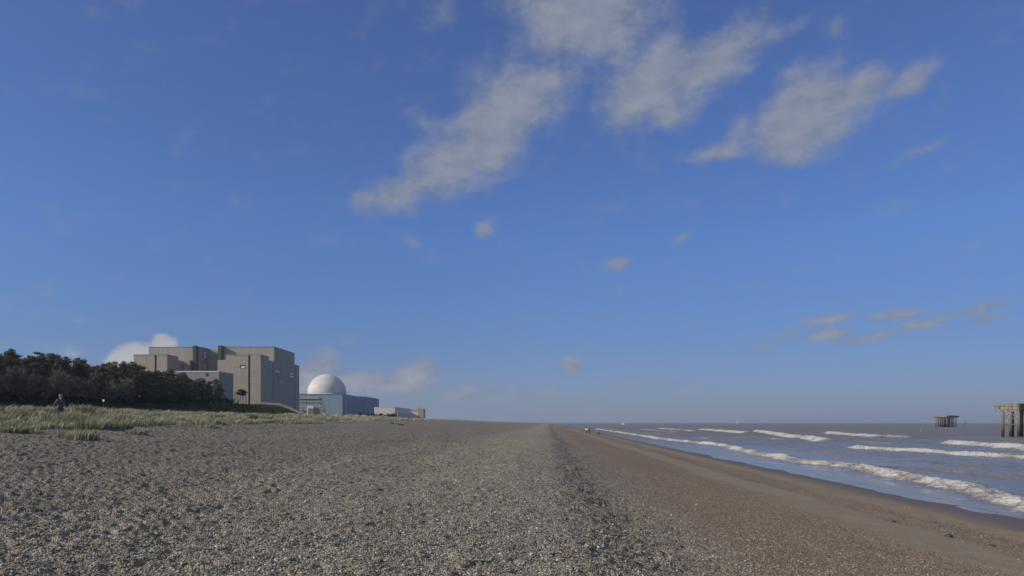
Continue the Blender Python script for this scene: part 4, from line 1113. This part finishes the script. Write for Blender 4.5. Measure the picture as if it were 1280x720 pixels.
# cloud shapes: wisps drawn out along the wind
stw = t.node('ShaderNodeMapping', ins={'Vector': ae, 'Rotation': (0, 0, math.radians(-24)), 'Scale': (1, 1.9, 1)}).outputs[0]
wn = t.node('ShaderNodeTexNoise', ins={'Vector': ae, 'Scale': 9., 'Detail': 6., 'Roughness': .6}).outputs['Color']
wv = t.node('ShaderNodeVectorMath', operation='SUBTRACT', ins={0: wn, 1: (.5, .5, .5)}).outputs[0]
wv = t.node('ShaderNodeVectorMath', operation='SCALE', ins={0: wv, 'Scale': .055}).outputs[0]
aw = t.node('ShaderNodeVectorMath', operation='ADD', ins={0: ae, 1: wv}).outputs[0]
BL = [  # photo px, half sizes, tilt (deg, + = rising to the right), weight
    (733, 12, 98, 66, 0, 1.1), (690, 8, 50, 40, 0, .8), (765, 42, 36, 26, 30, .5), (700, 72, 36, 20, 20, .35),
    (630, 150, 95, 48, 33, 1.1), (570, 195, 80, 42, 35, 1.0), (660, 120, 60, 26, 12, .9), (512, 236, 62, 24, 22, 1.0), (466, 246, 30, 22, 10, .75), (530, 150, 24, 22, 0, .55), (605, 105, 60, 30, 40, .5), (640, 75, 42, 30, 40, .4), (545, 20, 45, 28, 20, .42), (505, 82, 18, 22, 0, .25),
    (815, 105, 66, 46, 20, 1.15), (880, 75, 85, 33, 18, 1.0), (830, 145, 34, 22, 0, .85), (950, 52, 55, 18, 12, .65), (775, 95, 20, 30, 0, .6),
    (1005, 148, 64, 50, 12, 1.25), (1060, 125, 60, 28, 22, 1.0), (1132, 103, 42, 21, 28, .95), (985, 182, 40, 24, 0, .85), (930, 150, 34, 24, 20, .5), (893, 190, 52, 16, 4, .72), (1055, 160, 40, 12, 15, .5),
    (1150, 192, 44, 12, 4, .6), (604, 293, 17, 13, 10, .75), (770, 326, 20, 12, 10, .7), (850, 294, 19, 10, 6, .6), (518, 296, 24, 12, 5, .5), (750, 252, 42, 14, 15, .33), (1050, 35, 26, 34, 40, .4), (1225, 235, 50, 12, 10, .22), (1040, 240, 60, 10, 22, .26), (400, 300, 40, 14, 0, .22),
    (1115, 396, 38, 9, 5, .9), (1035, 403, 32, 9, 5, .8), (1035, 422, 38, 9, 5, .85), (1085, 428, 44, 9, 4, .85), (1140, 411, 36, 8, 8, .8), (1175, 397, 36, 8, 10, .72), (1222, 389, 38, 7, 10, .78), (1228, 401, 34, 7, 8, .72), (950, 439, 28, 9, 0, .5), (1040, 378, 20, 6, 0, .3), (985, 420, 40, 7, 5, .42),
    (714, 457, 24, 11, 5, .75), (405, 441, 20, 9, 0, .6), (95, 442, 22, 9, 0, .4),
    (182, 443, 38, 13, 12, 1.9), (208, 427, 11, 10, 0, 1.9), (158, 449, 19, 10, 0, 1.8), (222, 440, 17, 9, 0, 1.6),
    (388, 470, 34, 20, 20, 1.4), (455, 479, 42, 13, 4, 1.4), (518, 470, 26, 15, 20, 1.7), (500, 483, 50, 11, 0, 1.2), (545, 466, 20, 11, 10, .8), (600, 492, 110, 18, 0, .6), (665, 494, 70, 10, 0, .5), (640, 503, 150, 10, 0, .34), (800, 480, 90, 8, 0, .55), (60, 430, 80, 16, 0, .2),
]
den = None
for px, py, hw, hh, tilt, wgt in BL:
    a = math.atan((px - 640) / F); ca = math.cos(a); e = math.atan((HOR - py) / F * ca); ce = math.cos(e)
    kx = ca * ca / F; ky = ca * ce * ce / F
    mp = t.node('ShaderNodeMapping', vector_type='TEXTURE', ins={'Vector': aw, 'Location': (a, e, 0), 'Rotation': (0, 0, math.radians(tilt)), 'Scale': (hw * kx * 1.42, hh * ky * 1.42, 1)}).outputs[0]
    ln = t.node('ShaderNodeVectorMath', operation='LENGTH', ins={0: mp}).outputs['Value']
    v = t.mapr(ln, 0., 1.15, wgt, 0.)
    den = v if den is None else t.node('ShaderNodeMath', operation='SMOOTH_MAX', ins={0: den, 1: v, 2: .18}).outputs[0]
n1 = t.noise(stw, 13., 9, .62); n2 = t.noise(ae, 38., 6, .6)
nn = t.math('ADD', t.math('MULTIPLY', n1, .66), t.math('MULTIPLY', n2, .34))
k = t.math('ADD', den, t.math('MULTIPLY', t.math('SUBTRACT', nn, .5), 1.3))
dens = t.mapr(k, .13, .80, 0, .94, True)
dens = t.math('MULTIPLY', dens, t.mapr(den, .02, .14, 0, 1, True))
off = t.node('ShaderNodeVectorMath', operation='ADD', ins={0: ae, 1: (-.012, .010, 0)}).outputs[0]
sto = t.node('ShaderNodeMapping', ins={'Vector': off, 'Rotation': (0, 0, math.radians(-24)), 'Scale': (1, 1.9, 1)}).outputs[0]
rel = t.math('SUBTRACT', n1, t.noise(sto, 13., 9, .62))
shade = t.mapr(t.math('ADD', t.math('ADD', t.math('MULTIPLY', nn, .5), t.math('MULTIPLY', k, .28)), t.math('MULTIPLY', rel, .65)), .30, .78)
low = t.mapr(el, .02, .2, 1., 0.)
bright = t.math('MULTIPLY', t.mapr(az, -.36, -.44), t.mapr(el, .16, .05))
c_hi = t.mix(shade, (.20, .235, .325), (.31, .33, .405))
c_lo = t.mix(shade, (.21, .25, .345), (.40, .405, .445))
cc = t.mix(low, c_hi, c_lo)
cc = t.mix(t.math('MULTIPLY', bright, .9), cc, (.54, .535, .54))
# unseen cloud added behind and above the view to whiten the ambient light
oth = t.math('MAXIMUM', t.math('MAXIMUM', t.mapr(az, -.8, -1.1, 0, 1, True), t.mapr(az, 2.2, 2.5, 0, 1, True)), t.mapr(el, .62, .8, 0, 1, True))
on = t.noise(t.node('ShaderNodeMapping', ins={'Vector': dirn, 'Scale': (1., 1., 2.)}).outputs[0], 2.4, 8, .6)
od = t.math('MULTIPLY', t.math('MULTIPLY', t.mapr(on, .40, .56, 0, 1, True), oth), t.mapr(el, 0., .04, 0, .92))
dens = t.math('MAXIMUM', dens, od)
cc = t.mix(t.math('MULTIPLY', oth, 1.), cc, t.mix(t.mapr(on, .45, .75), (.46, .45, .43), (.29, .285, .28)))
b1 = t.node('ShaderNodeBackground', ins={'Color': hs, 'Strength': SKY_S})
b2 = t.node('ShaderNodeBackground', ins={'Color': cc, 'Strength': 1.274})
mx = t.node('ShaderNodeMixShader', ins={0: dens, 1: b1.outputs[0], 2: b2.outputs[0]})
t.l.new(mx.outputs[0], out.inputs[0])
wd.cycles.sampling_method = 'MANUAL'; wd.cycles.sample_map_resolution = 512

cam = bpy.data.cameras.new('camera'); co_ = bpy.data.objects.new('camera', cam); COL.objects.link(co_)
co_.location = (0, 0, EYE); co_.rotation_euler = (math.radians(90), 0, 0)
cam.sensor_width = 36; cam.lens = 36 * F / 1280; cam.shift_y = (HOR - 360) / 1280; cam.clip_start = .1; cam.clip_end = 60000
scene.camera = co_
vs = scene.view_settings
vs.view_transform = 'Standard'; vs.look = 'None'; vs.gamma = 1; vs.use_curve_mapping = False
vs.exposure = -.35
scene.cycles.max_bounces = 5; scene.cycles.use_denoising = True
print('pines', cnt)
